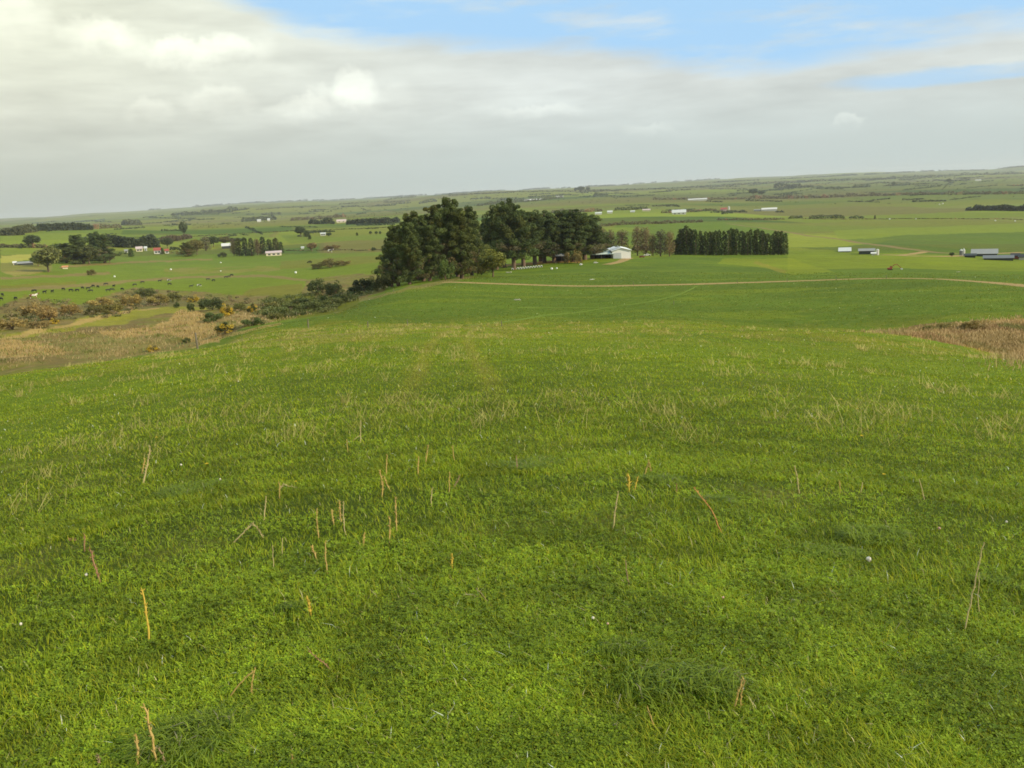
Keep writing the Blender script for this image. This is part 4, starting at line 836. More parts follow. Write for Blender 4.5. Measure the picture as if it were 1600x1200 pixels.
W_DARK = mat('dark_opening', (.035, .035, .035), .8, .2, 1, .3); W_RED = mat('red_roof', (.32, .07, .04), .6, .3, .6, .15); W_GREEN = mat('dark_timber', (.05, .055, .05), .8, .2, 1, .2)
W_RUST = mat('rusty_red', (.24, .055, .03), .6, .3, 2, .35); W_BLUEG = mat('bluegrey_iron', (.16, .17, .17), .8, .05, .5, .12); W_TIMBER = mat('weathered_timber', (.20, .17, .12), .9, .1, 6, .3)
W_GLASS = mat('window_glass', (.05, .07, .08), .1, .5, 1, .1); W_BALE = mat('white_wrap', (.76, .77, .72), .4, .4, 3, .06); W_STEEL = mat('galvanised', (.5, .52, .52), .4, .5, 2, .1)
W_TYRE = mat('tyre_rubber', (.03, .03, .03), .9, .2, 3, .2); W_YEL = mat('flower_yellow', (.75, .50, .02), .6, .2, 3, .1)
def frame_at(A, B_):
    """ground frame: origin A, x to B"""
    d = B_[:2] - A[:2]; L = float(np.hypot(*d)); return L, math.atan2(d[1], d[0])
def shed(name, label, pa, pb, depth, eave, ridge, wall, roof, cat='shed', gable_front=False, door=None, windows=0, open_front=False, mono=False, group=None, rot=0.0):
    """pa, pb: photo pixels of the near base corners; depth metres; eave, ridge in photo pixels above the base"""
    A = hit(*pa); Bp = at_r(pb[0], pb[1], math.hypot(A[0], A[1]) * 1.0)
    L, rz = frame_at(A, Bp); rz += rot; s = mpp(A); e = eave * s; rd = ridge * s; z0 = min(A[2], Bp[2]) - .3; e += A[2] - z0; rd += A[2] - z0
    o = empty(name, (A[0], A[1], z0), rz); tag(o, label, cat, group)
    bm = bmesh.new()
    t_ = .25
    if open_front:
        box(bm, 0, L, depth - t_, depth, 0, e); box(bm, 0, t_, 0, depth - t_, 0, e); box(bm, L - t_, L, 0, depth - t_, 0, e)
    else:
        if gable_front: prism(bm, [(0, 0), (L, 0), (L, e), (L / 2, rd - .05), (0, e)], 0, depth)
        elif mono: box(bm, 0, L, 0, depth, 0, e - .02)
        else:
            bm2 = bmesh.new(); prism(bm2, [(0, 0), (depth, 0), (depth, e), (depth / 2, rd - .05), (0, e)], 0, L)
            for v in bm2.verts: v.co = Vector((v.co.y, v.co.x, v.co.z))
            tmp = bpy.data.meshes.new('t'); bm2.to_mesh(tmp); bm2.free(); bm.from_mesh(tmp); bpy.data.meshes.remove(tmp)
    fin(bm, 'wall', wall, o)
    bm = bmesh.new(); oh = .4; th = .12
    if mono or open_front:
        bmesh.ops.create_cube(bm, size=1); 
        for v in bm.verts: v.co = Vector((-oh + (v.co.x + .5) * (L + 2 * oh), -oh + (v.co.y + .5) * (depth + 2 * oh), e + .01 + (v.co.y + .5) * (rd - e) + (v.co.z + .5) * th))
    elif gable_front:
        sl = (rd - e) / (L / 2)
        prism(bm, [(-oh, e - sl * oh + .03), (L / 2, rd + .03), (L / 2, rd + .03 + th), (-oh, e - sl * oh + .03 + th)], -oh, depth + oh)
        prism(bm, [(L / 2 + .002, rd + .03), (L + oh, e - sl * oh + .03), (L + oh, e - sl * oh + .03 + th), (L / 2 + .002, rd + .03 + th)], -oh, depth + oh)
    else:
        sl = (rd - e) / (depth / 2)
        for pr in ([(-oh, e - sl * oh + .03), (depth / 2, rd + .03), (depth / 2, rd + .03 + th), (-oh, e - sl * oh + .03 + th)], [(depth / 2 + .002, rd + .03), (depth + oh, e - sl * oh + .03), (depth + oh, e - sl * oh + .03 + th), (depth / 2 + .002, rd + .03 + th)]):
            prism(bm, pr, -oh, L + oh)
        for v in bm.verts: v.co = Vector((v.co.y, v.co.x, v.co.z))
    fin(bm, 'roof', roof, o)
    if open_front:
        n = max(2, int(L / 4))
        for i in range(n + 1):
            bm = bmesh.new(); xx = .15 + (L - .3) * i / n; box(bm, xx - .1, xx + .1, 0, .2, 0, e + .01); fin(bm, 'post', W_TIMBER, o)
    if door:
        x0, x1, fh, dm = door; bm = bmesh.new(); box(bm, L * x0, L * x1, -.06, .02, 0, e * fh); fin(bm, 'door', dm, o)
    for i in range(windows):
        bm = bmesh.new(); xx = L * (i + .7) / (windows + .4); ww = min(.9, L / (windows * 3)); box(bm, xx - ww, xx + ww, -.05, .02, e * .38, e * .78); fin(bm, 'window', W_GLASS, o)
    return o
# --- farm behind the pines
shed('white_barn', 'white gabled barn standing right of the pines', (957, 404), (986, 402.5), 15, 11.5, 15.5, mat('bright_white_cladding', (.80, .79, .74), .6, .2, .6, .05), mat('white_roof', (.74, .75, .71), .7, .1, .4, .05), 'barn', True, (.06, .48, .8, W_STEEL), rot=.12)
shed('open_shed', 'long open-fronted shed with pale aqua roof left of the barn', (922, 405), (958, 404.5), 7, 6.5, 10, W_GREEN, mat('aqua_roof', (.56, .66, .62), .8, .05, .4, .08), 'shed', open_front=True)
shed('pink_roof_shed', 'low shed with pinkish roof behind the open-fronted shed', (945, 401), (962, 400.5), 6, 8, 11, W_GREY, W_PINK, 'shed')
shed('small_shed', 'small dark shed with white roof under the pines', (868, 409), (888, 408.5), 5, 8, 11.5, W_GREEN, W_WHITE, 'shed', open_front=True)
# --- left plain
shed('red_roof_house', 'white house with dark red roof at the left trees', (241, 396.5), (252, 396), 9, 5, 8.5, W_WHITE, W_RED, 'house', windows=2, door=(.8, .9, .8, W_DARK))
shed('red_wing', 'small white annex right of the red-roofed house', (258, 396), (264, 395.5), 6, 4, 6.5, W_WHITE, W_RED, 'shed', windows=1)
shed('white_cottage', 'tiny white cottage left of the small conical tree', (195, 395), (200, 395), 6, 3, 4.8, W_WHITE, W_GREY, 'house', windows=1)
shed('pale_house', 'pale house with tan roof between cottage and red-roofed house', (213, 393), (223, 392.5), 8, 4, 7, W_CREAM, W_PINK, 'house', windows=2)
shed('bluish_hut', 'small bluish hut right of the pale tan-roofed house', (226, 392), (230, 392), 5, 4, 6.5, W_STEEL, W_LROOF, 'hut', door=(.3, .6, .8, W_DARK))  # plain small hut with iron walls and roof
shed('grey_shed', 'long low grey-roofed shed by the far left road', (28, 414.5), (52, 413), 10, 2.2, 4.5, W_GREEN, W_GREY, 'shed')
shed('white_hut', 'small white hut at the end of the low grey shed', (21, 414), (26, 413.8), 5, 3, 5, W_WHITE, W_WHITE, 'hut', door=(.3, .6, .8, W_DARK))
shed('orange_hut', 'orange-roofed hut right of the broad pale tree', (98, 420), (106, 419.5), 5, 2.4, 4, W_CREAM, mat('orange_roof', (.55, .24, .10), .7, .2, 1, .1), 'hut')
shed('dark_barn', 'dark barn with gleaming white roof among the left trees', (347, 389), (361, 388.5), 12, 4.2, 8.0, W_GREEN, W_WHITE, 'barn')
shed('cream_shed', 'long cream shed with gable in front of the mixed tree line', (416, 400), (440, 398), 10, 4.0, 6.5, W_CREAM, W_PINK, 'shed', windows=3)
shed('field_house', 'far white house beside a small dark tree', (501, 368.5), (509, 368), 9, 3, 4.5, W_WHITE, W_LROOF, 'house', windows=2)
shed('pink_farmhouse', 'far pink-roofed farmhouse between two dark belts', (526, 348), (541, 348), 14, 2.2, 4.5, W_CREAM, W_PINK, 'farmhouse', windows=2)
shed('far_farmhouse', 'far white farmhouse left below the dark belt', (402, 347), (408, 346.5), 14, 2.2, 4, W_WHITE, W_LROOF, 'farmhouse')
shed('far_barn', 'far white barn right below the dark belt', (418, 345.5), (422, 345.5), 14, 2.2, 4, W_WHITE, W_LROOF, 'barn')
shed('mid_shed', 'small pale shed left of the reddish-brown trees', (471, 389), (475, 389), 6, 2, 3.2, W_WHITE, W_LROOF, 'shed')
# --- far plain, centre
shed('hip_roof_house', 'wide grey-white roofed house on the central plain', (1050, 335), (1072, 334.5), 18, 2.4, 6.5, W_WHITE, W_LROOF, 'house', windows=3)
shed('brown_dairy', 'low brown dairy shed beside the tall white silo', (1126, 329.5), (1136, 329), 14, 2.2, 4.5, W_PINK, W_RED, 'shed')
shed('long_white_shed', 'long white shed alone on the central plain', (1190, 330), (1214, 329), 16, 2.4, 4.6, W_WHITE, W_WHITE, 'shed')
shed('low_grey_shed', 'low grey shed left of the long white one', (1178, 330), (1189, 329.8), 12, 1.4, 2.4, W_GREY, W_GREY, 'shed')
shed('far_long_shed', 'very distant long white building by the river scrub', (1075, 313.5), (1105, 312.5), 30, 1.2, 2.6, W_WHITE, W_WHITE, 'building')
shed('belt_farmhouse', 'white farmhouse left of two under the far belt', (930, 335.5), (940, 335), 12, 1.8, 3.6, W_WHITE, W_LROOF, 'farmhouse')
shed('belt_farmhouse', 'white farmhouse right of two under the far belt', (949, 333.5), (957, 333), 12, 2, 4, W_WHITE, W_LROOF, 'farmhouse')
shed('belt_shed', 'reddish far shed at the end of the separate dark trees', (1004, 330), (1016, 329.5), 12, 1.6, 3, W_CREAM, W_PINK, 'shed')
shed('belt_shed', 'pale far shed below the separate dark trees', (985, 332), (992, 332), 12, 1.4, 2.6, W_WHITE, W_LROOF, 'shed')
shed('hill_building', 'very distant white roofs left above the second pine clump', (819, 314), (847, 312), 20, 1, 2.6, W_WHITE, W_WHITE, 'building')  # plain distant building with white walls and roof
shed('hill_shed', 'very distant white shed right above the second pine clump', (869, 309), (880, 308), 20, 1, 2.6, W_WHITE, W_WHITE, 'shed')
shed('skyline_shed', 'distant pale shed on the right skyline slope', (1524, 283), (1533, 282.5), 20, 1, 2.2, W_CREAM, W_LROOF, 'shed')
# --- right farm
shed('lean_to', 'lone grey lean-to roof in the bright right paddock', (1311, 394), (1329, 392.5), 9, 1.0, 4.5, W_GREY, W_LROOF, 'shed', mono=True)
shed('dark_shed', 'dark-walled shed with white end near the lean-to', (1342, 397.5), (1366, 397.5), 8, 5.0, 7.5, W_GREEN, W_GREY, 'shed', windows=2)
shed('white_end_store', 'small white lean-to at the end of the dark-walled shed', (1362, 399), (1368, 399), 4, 2.6, 4, W_WHITE, W_WHITE, 'shed')
shed('grey_roof_shed', 'wide grey-roofed shed right of the grain silo', (1518, 400), (1558, 399), 16, 3, 8, W_GREEN, W_GREY, 'shed')
shed('dark_cowshed', 'low black shed between silo and wide grey roof', (1507, 402), (1524, 401.5), 6, 2.4, 4.4, W_GREEN, W_GREEN, 'shed')
shed('bluegrey_shed', 'long low blue-grey roofed shed nearest at the right farm', (1537, 406), (1583, 405.5), 9, 2.2, 5.0, W_GREEN, W_BLUEG, 'shed')
shed('red_trim_shed', 'dark shed with red trim at the right picture edge', (1580, 404.5), (1592, 404), 9, 4.5, 7, W_RUST, W_DARK, 'shed')
shed('white_front_shed', 'white-fronted shed cut by the right picture edge', (1592, 406), (1612, 406), 9, 4, 7, W_WHITE, W_DARK, 'shed')
def silo(px, pyb, wpx, hpx, label, wall, cat='silo', cone=.25, legs=True):
    P = hit(px, pyb); s = mpp(P); r_0 = wpx * s / 2; H = hpx * s; o = empty('silo' if legs else 'tank', tuple(P)); tag(o, label, cat)
    z0 = H * .15 if legs else -.3
    bm = bmesh.new(); cyl(bm, (0, 0, 0), r_0, r_0, z0, H * (1 - cone), 24); fin(bm, 'body', wall, o, False)
    bm = bmesh.new(); cyl(bm, (0, 0, 0), r_0 * 1.04, r_0 * .12, H * (1 - cone) + .01, H, 24); fin(bm, 'cap', W_LROOF, o)
    if legs:
        for k in range(4):
            bm = bmesh.new(); a = k * math.pi / 2 + .7; cyl(bm, (math.cos(a) * r_0 * .85, math.sin(a) * r_0 * .85, 0), .1, .1, -.4, z0 + .1, 8); fin(bm, 'leg', W_STEEL, o)
    return o
silo(1501.5, 400, 5, 11, 'blue-grey left silo of the pair at the right farm', W_BLUEG); silo(1505.5, 400, 4, 12, 'white right silo of the pair at the right farm', W_WHITE)
silo(1371, 398.5, 4.5, 9.5, 'white upright tank at the dark-walled shed', W_WHITE, 'tank', .1, False); silo(1139, 329, 3, 7, 'thin white silo beside the brown dairy shed', W_WHITE)
# --- wrapped bales: squat cylinders with rounded rims
def bale(px, py, wpx, label, group=None):
    P = hit(px, py); s = mpp(P) * wpx * .7; bm = bmesh.new(); prof = [(0, 0), (.42, 0), (.5, .07), (.5, .68), (.42, .75), (0, .77)]; n = 20
    rings = [[bm.verts.new((r0 * math.cos(2 * math.pi * k / n), r0 * math.sin(2 * math.pi * k / n), z)) for k in range(n)] for r0, z in prof[1:-1]]
    for a, b_ in zip(rings, rings[1:]):
        for k in range(n): bm.faces.new((a[k], a[(k + 1) % n], b_[(k + 1) % n], b_[k]))
    bm.faces.new(rings[0][::-1]); bm.faces.new(rings[-1])
    o = fin(bm, 'wrapped_bale', W_BALE, None, True); o.location = tuple(P); o.scale = (s,) * 3; tag(o, label, 'bale', group)
for px, py, w_, lb in [(179, 433, 4, 'white bale on the grass above the cattle'), (267, 422, 4, 'white bale left in the field beyond the herd'), (345, 411, 3, 'white bale below the mixed tree line'), (345, 424, 2.5, 'small white bale in the open left pasture'), (462, 427, 5, 'white bale nearest the dark gully bushes'),
                       (1390, 343, 3, 'leftmost white bale along the straight plain hedge'), (1431, 342.5, 2.5, 'second white bale along the straight plain hedge'), (1555, 345.5, 3, 'third white bale along the straight plain hedge'), (1586, 346, 3, 'rightmost white bale along the straight plain hedge'), (1468, 320, 2.5, 'left white dot-like bale on the far yellow strip'), (1473, 319, 3, 'right white dot-like bale on the far yellow strip'),
                       (862, 421, 5, 'white block at the right end of the hutch row'), (870, 420, 3.5, 'small white block farthest right of the hutch row')]: bale(px, py, w_, lb)
# --- white calf hutches in a row under the pines
def hutch_mesh():
    bm = bmesh.new(); pr = [(-.5, 0), (.5, 0)] + [(.5 * math.cos(a), .45 + .5 * math.sin(a)) for a in np.linspace(0, math.pi, 9)]
    prism(bm, pr, -.6, .6); bmesh.ops.recalc_face_normals(bm, faces=bm.faces); me_ = bpy.data.meshes.new('hutch'); bm.to_mesh(me_); bm.free(); me_.materials.append(W_BALE); return me_
HM = hutch_mesh(); bm = bmesh.new(); box(bm, -.28, .28, -.63, -.58, 0, .62); DM = bpy.data.meshes.new('opening'); bm.to_mesh(DM); bm.free(); DM.materials.append(W_DARK)  # dark slab on the solid shell, standing in for the shade inside
for i in range(12):
    px = 801 + i * 4.1; P = hit(px, 421.5 - i * .38); s = mpp(P) * 3.1; e = empty('calf_hutch', tuple(P), random.uniform(-.1, .1), s); tag(e, ORD[i] + ' white hutch from the left in the row under the pines', 'hutch', 'white hutches in a row under the pines')
    link('shell', HM, e); 
    link('opening', DM, e)
# --- vehicles
def car(px, py, wpx, label, body, rz, cat='car', name='parked_car', pick=False):
    P = hit(px, py); s = mpp(P) * wpx / 4.4; o = empty(name, tuple(P), rz, s); tag(o, label, cat)
    bm = bmesh.new(); prism(bm, [(-2.2, .35), (2.2, .35), (2.2, .8), (1.2, .95), (-2.1, .98), (-2.2, .8)], -.85, .85); bmesh.ops.bevel(bm, geom=list(bm.edges), offset=.06, segments=2, affect='EDGES'); fin(bm, 'body', body, o, False)
    bm = bmesh.new(); prism(bm, [(-.6 if pick else -1.8, .95), (1.1, .93), (.55, 1.5), (-.4 if pick else -1.4, 1.5)], -.75, .75); cb = fin(bm, 'cabin', body, o)
    bm = bmesh.new(); prism(bm, [(-.5 if pick else -1.6, 1.02), (.9, 1.0), (.5, 1.42), (-.36 if pick else -1.3, 1.42)], -.77, .77); fin(bm, 'side_glass', W_GLASS, cb)
    for x in (-1.35, 1.35):
        for y in (-.8, .8):
            bm = bmesh.new(); cyl(bm, (x, y, .34), .34, .34, -.11, .11, 16, 'y'); fin(bm, 'wheel', W_TYRE, o)
car(1011, 400, 11, 'white pickup parked right of the barn', W_WHITE, .1, 'pickup', 'parked_pickup', True); car(1003, 402.5, 9, 'dull red car parked in front of the white pickup', W_RUST, -.2)
car(908, 414.5, 8, 'white van-like car left of two before the open shed', W_WHITE, 1.2); car(931, 411.5, 7, 'white car right of two before the open shed', W_WHITE, .2)
# --- excavator
P = hit(1391, 422); s = mpp(P) * 1.9
o = empty('excavator', tuple(P), -.05, s * .95); tag(o, 'rusty red excavator with its long arm reaching down to the right', 'excavator')
for y in (-1.0, .7):
    bm = bmesh.new(); box(bm, -2.0, 2.0, y, y + .45, 0, .75, .2); fin(bm, 'track', W_TYRE, o)
bm = bmesh.new(); box(bm, -2.4, 1.2, -1.1, 1.1, .85, 2.1, .12); fin(bm, 'body', W_RUST, o)
bm = bmesh.new(); box(bm, -.1, 1.3, .15, 1.15, 2.11, 3.4, .08); cb = fin(bm, 'cab', W_RUST, o)
bm = bmesh.new(); box(bm, .0, 1.36, .25, 1.19, 2.5, 3.25); fin(bm, 'cab_window', W_GLASS, cb)
def arm(pts, w_, h_, nm):
    bm = bmesh.new()
    for (x0, z0), (x1, z1) in zip(pts, pts[1:]):
        d = math.hypot(x1 - x0, z1 - z0); nx_, nz_ = -(z1 - z0) / d * h_, (x1 - x0) / d * h_; prism(bm, [(x0 + nx_, z0 + nz_), (x0 - nx_, z0 - nz_), (x1 - nx_, z1 - nz_), (x1 + nx_, z1 + nz_)], -w_, w_)
    return fin(bm, nm, W_RUST, o)
arm([(1.1, 1.6), (3.2, 4.6), (5.4, 4.8)], .22, .26, 'boom'); arm([(5.4, 4.9), (9.4, 1.2)], .19, .22, 'stick')
bm = bmesh.new(); prism(bm, [(9.0, 1.3), (10.3, 1.0), (10.5, .2), (9.7, -.1), (8.9, .4)], -.5, .5); fin(bm, 'bucket', W_STEEL, o)
# --- stone heaps / troughs
def stones(px, py, wpx, label, mt, seed, name='stone_heap'):
    P = hit(px, py); s = mpp(P) * wpx; rr = np.random.default_rng(seed); bm = bmesh.new()
    for k in range(9):
        m_ = Matrix.Translation((rr.uniform(-.5, .5) * s, rr.uniform(-.2, .2) * s, rr.uniform(0, .10) * s)) @ Matrix.Rotation(rr.uniform(0, 3), 4, 'Z') @ Matrix.Diagonal((s * rr.uniform(.10, .24), s * rr.uniform(.08, .16), s * rr.uniform(.05, .11), 1))
        bmesh.ops.create_icosphere(bm, subdivisions=2, radius=1, matrix=m_)
    for v in bm.verts: v.co += Vector(rr.normal(0, .01 * s, 3))
    ob = fin(bm, name, mt, None, True); ob.location = tuple(P); tag(ob, label, 'stones')
M_STONE = mat('pale_stone', (.42, .38, .31), .9, .2, 3, .3)
stones(808, 469, 10, 'grey stone heap in the lower paddock, nearer of two', M_STONE, 1); stones(926, 437, 7, 'pale flat stones beyond the dirt track, farther of two', mat('white_stone', (.55, .52, .44), .9, .2, 3, .2), 2)
stones(1497, 425, 5, 'small pale stones right of the excavator', M_STONE, 3); stones(795, 426, 8, 'grey rubble at the left end of the hutch row', M_STONE, 5)

# ------------------------------------------------------------------ fence posts
bm = bmesh.new(); bmesh.ops.create_cone(bm, cap_ends=True, segments=9, radius1=.085, radius2=.07, depth=1.5, matrix=Matrix.Translation((0, 0, .6)))
bmesh.ops.subdivide_edges(bm, edges=list(bm.edges), cuts=2)
for v in bm.verts: v.co.x += .012 * math.sin(v.co.z * 9 + v.co.y * 40); v.co.y += .012 * math.cos(v.co.z * 7)
PM = bpy.data.meshes.new('fence_post'); bm.to_mesh(PM); bm.free(); PM.materials.append(W_TIMBER)
FP = [(309, 546, 27, 'tallest weathered fence post, nearest the gully'), (482, 514, 16, 'fence post at the left of the crest'), (395, 509, 11, 'fence post at paddock edge above the low gorse'), (463.5, 495, 8, 'small fence post on the distant paddock edge'), (575, 512, 11, 'fence post on the crest, left of two'), (637, 509, 11, 'fence post on the crest, right of two'),
      (1152, 442.5, 6, 'leftmost marker post behind the dirt track'), (1230, 440, 6, 'second marker post behind the dirt track'), (1306, 437.5, 6, 'third marker post behind the dirt track'), (1385, 435.5, 6, 'fourth marker post behind the dirt track'), (990, 446, 6, 'short post behind the track below the barn'), (784, 510, 10, 'thin post at the crest right of centre-left'),
      (615, 456, 6, 'small post on paddock rim left of the pines'), (561, 469, 6, 'small post at the bend of the paddock rim'), (1053, 476, 7, 'small post beside the faint path')]
for px, py, h_, lb in FP:
    P = hit(px, py); H = h_ * mpp(P); ob = link('fence_post', PM, None, (P[0], P[1], P[2] - .05), (random.uniform(-.05, .05), random.uniform(-.06, .06), random.uniform(0, 6)), (min(H / 1.35, 1.3),) * 2 + (H / 1.35,)); tag(ob, lb, 'fence post', 'fence posts around the paddocks')
def wire(pts, label, hts=(.45, .85, 1.1)):
    P = hits([p[0] for p in pts], [p[1] for p in pts]); ts = []
    for h_ in hts:
        for a, b_ in zip(P, P[1:]):
            q_ = [a + (b_ - a) * t_ for t_ in np.linspace(0, 1, 5)]; ts.append(tube([[c_[0], c_[1], max(c_[2], float(ground(c_[0], c_[1]))) + h_ - .06 * math.sin(math.pi * k / 4)] for k, c_ in enumerate(q_)], [.0022] * 5, 4))
    V, q_ = join_tubes(ts); tag(link('fence_wire', mesh_np('fence_wire', V, q_, None, mat('rusty_wire', (.13, .11, .08), .8, .2, 9, .2), None, True)), label, 'fence')
wire([(309, 546), (395, 509)], 'thin wires running from the tallest post along the gully'); wire([(482, 514), (575, 512), (637, 509)], 'thin wires strung between the crest posts')

# ------------------------------------------------------------------ cattle (one continuous skinned body each)
def cow_mesh(graze, mt, seed):
    J = [((-.95, 0, 1.22), .24), ((-.45, 0, 1.18), .36), ((.1, 0, 1.12), .40), ((.6, 0, 1.18), .34), ((.95, 0, 1.28), .20)]
    vs = [j[0] for j in J]; rs = [j[1] for j in J]; ed = [(i, i + 1) for i in range(4)]
    def add(p, r0, par): vs.append(p); rs.append(r0); ed.append((par, len(vs) - 1)); return len(vs) - 1
    n_ = [(1.2, 0, .95), (1.38, 0, .55), (1.5, 0, .25)] if graze else [(1.2, 0, 1.5), (1.42, 0, 1.6), (1.72, 0, 1.45)]
    k = add(n_[0], .17, 4); k = add(n_[1], .15, k); hd = k; k = add(n_[2], .09, k)
    for sy in (-1, 1):
        a = add((n_[1][0] - .08, .2 * sy, n_[1][2] + .1), .045, hd)
        a = add((.68, .17 * sy, .85), .13, 3); a = add((.70, .18 * sy, .45), .075, a); a = add((.72, .18 * sy, .05), .06, a)
        a = add((-.78, .17 * sy, .88), .17, 0); a = add((-.70, .18 * sy, .62), .09, a); a = add((-.86, .18 * sy, .40), .065, a); a = add((-.80, .18 * sy, .05), .055, a)
    a = add((-1.15, 0, 1.25), .04, 0); a = add((-1.22, 0, .8), .03, a); add((-1.2, 0, .5), .05, a)
    me_ = bpy.data.meshes.new('cow'); me_.from_pydata(vs, ed, []); ob = bpy.data.objects.new('tmp', me_); C.objects.link(ob)
    ob.modifiers.new('s', 'SKIN'); me_.skin_vertices[0].data[0].use_root = True
    for i, r0 in enumerate(rs): me_.skin_vertices[0].data[i].radius = (r0, r0)
    ob.modifiers.new('u', 'SUBSURF').levels = 1
    dg = bpy.context.evaluated_depsgraph_get(); res = bpy.data.meshes.new_from_object(ob.evaluated_get(dg)); bpy.data.objects.remove(ob); res.materials.clear(); res.materials.append(mt); res.name = 'cow_body'; return res
def hide(name, c0, c1, lo, hi):
    mt = bpy.data.materials.new(name); mt.use_nodes = True; t = NT(mt.node_tree); b = mt.node_tree.nodes['Principled BSDF']
    n = t.noise(t.n('ShaderNodeTexCoord').outputs['Object'], 1.3, 2, .4); t.lk(t.mix(t.ss(n, lo, hi), c0, c1), b.inputs['Base Color']); b.inputs['Roughness'].default_value = .7; return mt
H_BLK = hide('black_hide', (.014, .013, .012, 1), (.03, .026, .022, 1), .4, .6); H_BW = hide('black_white_hide', (.015, .014, .013, 1), (.7, .68, .62, 1), .5, .52); H_RW = hide('brown_white_hide', (.75, .70, .60, 1), (.22, .06, .02, 1), .48, .5)
COWS = [cow_mesh(1, H_BLK, 1), cow_mesh(0, H_BLK, 2), cow_mesh(1, H_BW, 3), cow_mesh(0, H_RW, 4), cow_mesh(0, H_BW, 5)]
CW = [(4, 463, 0), (2, 470, 1), (25, 469, 0), (54, 457, 0), (70, 459, 1), (82, 458, 1), (99, 454, 0), (111, 456, 0), (121, 456, 0), (129, 452, 0), (138, 453, 1), (142, 457, 0), (146, 449, 0), (153, 450, 0), (166, 446, 0), (169, 456, 1), (175, 455, 0), (178, 449, 1), (191, 454, 0), (211, 447, 0), (223, 443, 0), (250, 441, 1), (265, 446, 0), (264, 440, 2), (299, 449.5, 1),
      (311, 448, 2), (325, 438.5, 0), (334, 440, 0), (353, 435, 0), (358, 434, 1), (362, 431.5, 0)]
names = []
for i, (px, py, k) in enumerate(sorted(CW)):
    P = hit(px, py); lb = ('black and white' if k in (2, 4) else 'black') + (' grazing' if k in (0, 2) else ' standing') + ' cow, ' + ORD[i] + ' from the left of the scattered herd'
    ob = link('cow', COWS[k], None, tuple(P), (0, 0, random.choice([0, math.pi]) + random.uniform(-.7, .7)), (.78,) * 3); tag(ob, lb, 'cow', 'black cattle grazing above the gully')
P = hit(53, 467); tag(link('cow', COWS[3], None, tuple(P), (0, 0, .2), (1.15,) * 3), 'red-brown and white cow nearest the scrub band', 'cow')
P = hit(516, 395); tag(link('cow', COWS[4], None, tuple(P), (0, 0, .2), (1.6,) * 3), 'black and white cow alone by the reddish-brown trees', 'cow')
# ------------------------------------------------------------------ near grass and clover: real blades, thinning with distance
def patchy(x, y): return fbm(x / 1.3, y / 1.3, 91, 3), fbm(x / .35, y / .35, 92, 3), fbm(x / 5.5, y / 5.5, 71)
def grass(N, r0, r1, pw, label):
    u = rng.uniform(0, 1, N)
    if abs(pw) > 1e-6: r = (r0 ** -pw + u * (r1 ** -pw - r0 ** -pw)) ** (-1 / pw)
    else: r = r0 * (r1 / r0) ** u
    a = rng.uniform(-.74, .74, N); x = r * np.sin(a); y = r * np.cos(a)
    pa, pb, pc = patchy(x, y)
    px_, py_ = proj(x, y, ground(x, y)); keep = (px_ > -260) & (px_ < 1860) & ((r < 84) | inpoly(px_, py_, [(340,522),(515,493),(600,459),(720,434),(860,404),(1000,404),(1900,404),(1900,590),(1100,530),(340,530)])) & ~(inpoly(px_, py_, GULLY) & (r > 42)) & ~(inpoly(px_, py_, GULLY_R) & (r > 42))
    x, y, r, pa, pb, pc = (q[keep] for q in (x, y, r, pa, pb, pc)); n = len(x); z = ground(x, y)
    th = rng.uniform(0, 6.283, n); ln = rng.uniform(0, 1, n)
    h_ = (.022 + .013 * sstep(pa, .35, .75) + .012 * rng.random(n)) * (.6 + .8 * rng.random(n)) * (.7 + .6 * pb) * (1 + .006 * r)
    w_ = np.maximum(.0036 * (.7 + .7 * rng.random(n)), r * .00062 * rng.uniform(.7, 1.3, n))
    bend = h_ * rng.uniform(.3, 1.9, n)
    dx, dy = np.cos(th), np.sin(th); sx, sy = -dy * w_, dx * w_
    # 3-level blade: base pair, mid pair, tip
    B0 = np.stack([x - sx * .5, y - sy * .5, z - .005], -1); B1 = np.stack([x + sx * .5, y + sy * .5, z - .005], -1)
    mx, my, mz = x + dx * bend * .35, y + dy * bend * .35, z + h_ * .62
    M0 = np.stack([mx - sx * .45, my - sy * .45, mz], -1); M1 = np.stack([mx + sx * .45, my + sy * .45, mz], -1)
    T_ = np.stack([x + dx * bend, y + dy * bend, z + h_ * np.where(ln > .75, .75, 1.0)], -1)
    V = np.stack([B0, B1, M1, M0, T_], 1)
    g = np.array([.276, .338, .014]); c_ = g * (.72 + .5 * rng.random((n, 1))) * (.88 + .25 * (pc - .3))[:, None]
    hue = rng.random(n); c_[hue > .88] *= [1.5, 1.2, 1.3]; c_[hue < .2] *= [.7, .85, 1.0]
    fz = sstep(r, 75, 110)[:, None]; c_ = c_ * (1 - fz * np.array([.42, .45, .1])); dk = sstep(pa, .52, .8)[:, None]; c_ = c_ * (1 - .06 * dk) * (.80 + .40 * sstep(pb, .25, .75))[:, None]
    trk = sum(np.exp(-((x - (y * -.045 + o_ + .25 * np.sin(y / 9))) / .20) ** 2) for o_ in (-1.5, .15)) * sstep(r, 9, 20); c_ = c_ * (1 - .32 * trk[:, None]) + np.array([.42, .40, .10]) * .32 * trk[:, None]
    dr = (rng.random(n) < .010 + .012 * (pc > .55)); c_[dr] = np.array([.50, .44, .20]) * rng.uniform(.7, 1.25, (dr.sum(), 1))
    gl = rng.random(n) < .0025; c_[gl] = (.8, .82, .7); cc = np.repeat(np.clip(c_, .003, .9)[:, None], 5, 1); cc[:, :2] *= .8; cc[:, 4] *= 1.12  # a few near-white blades: glints painted in as blade colour
    i0 = np.arange(n)[:, None] * 5
    return V.reshape(-1, 3), cc.reshape(-1, 3), i0 + [0, 1, 2, 3], i0 + [3, 2, 4]
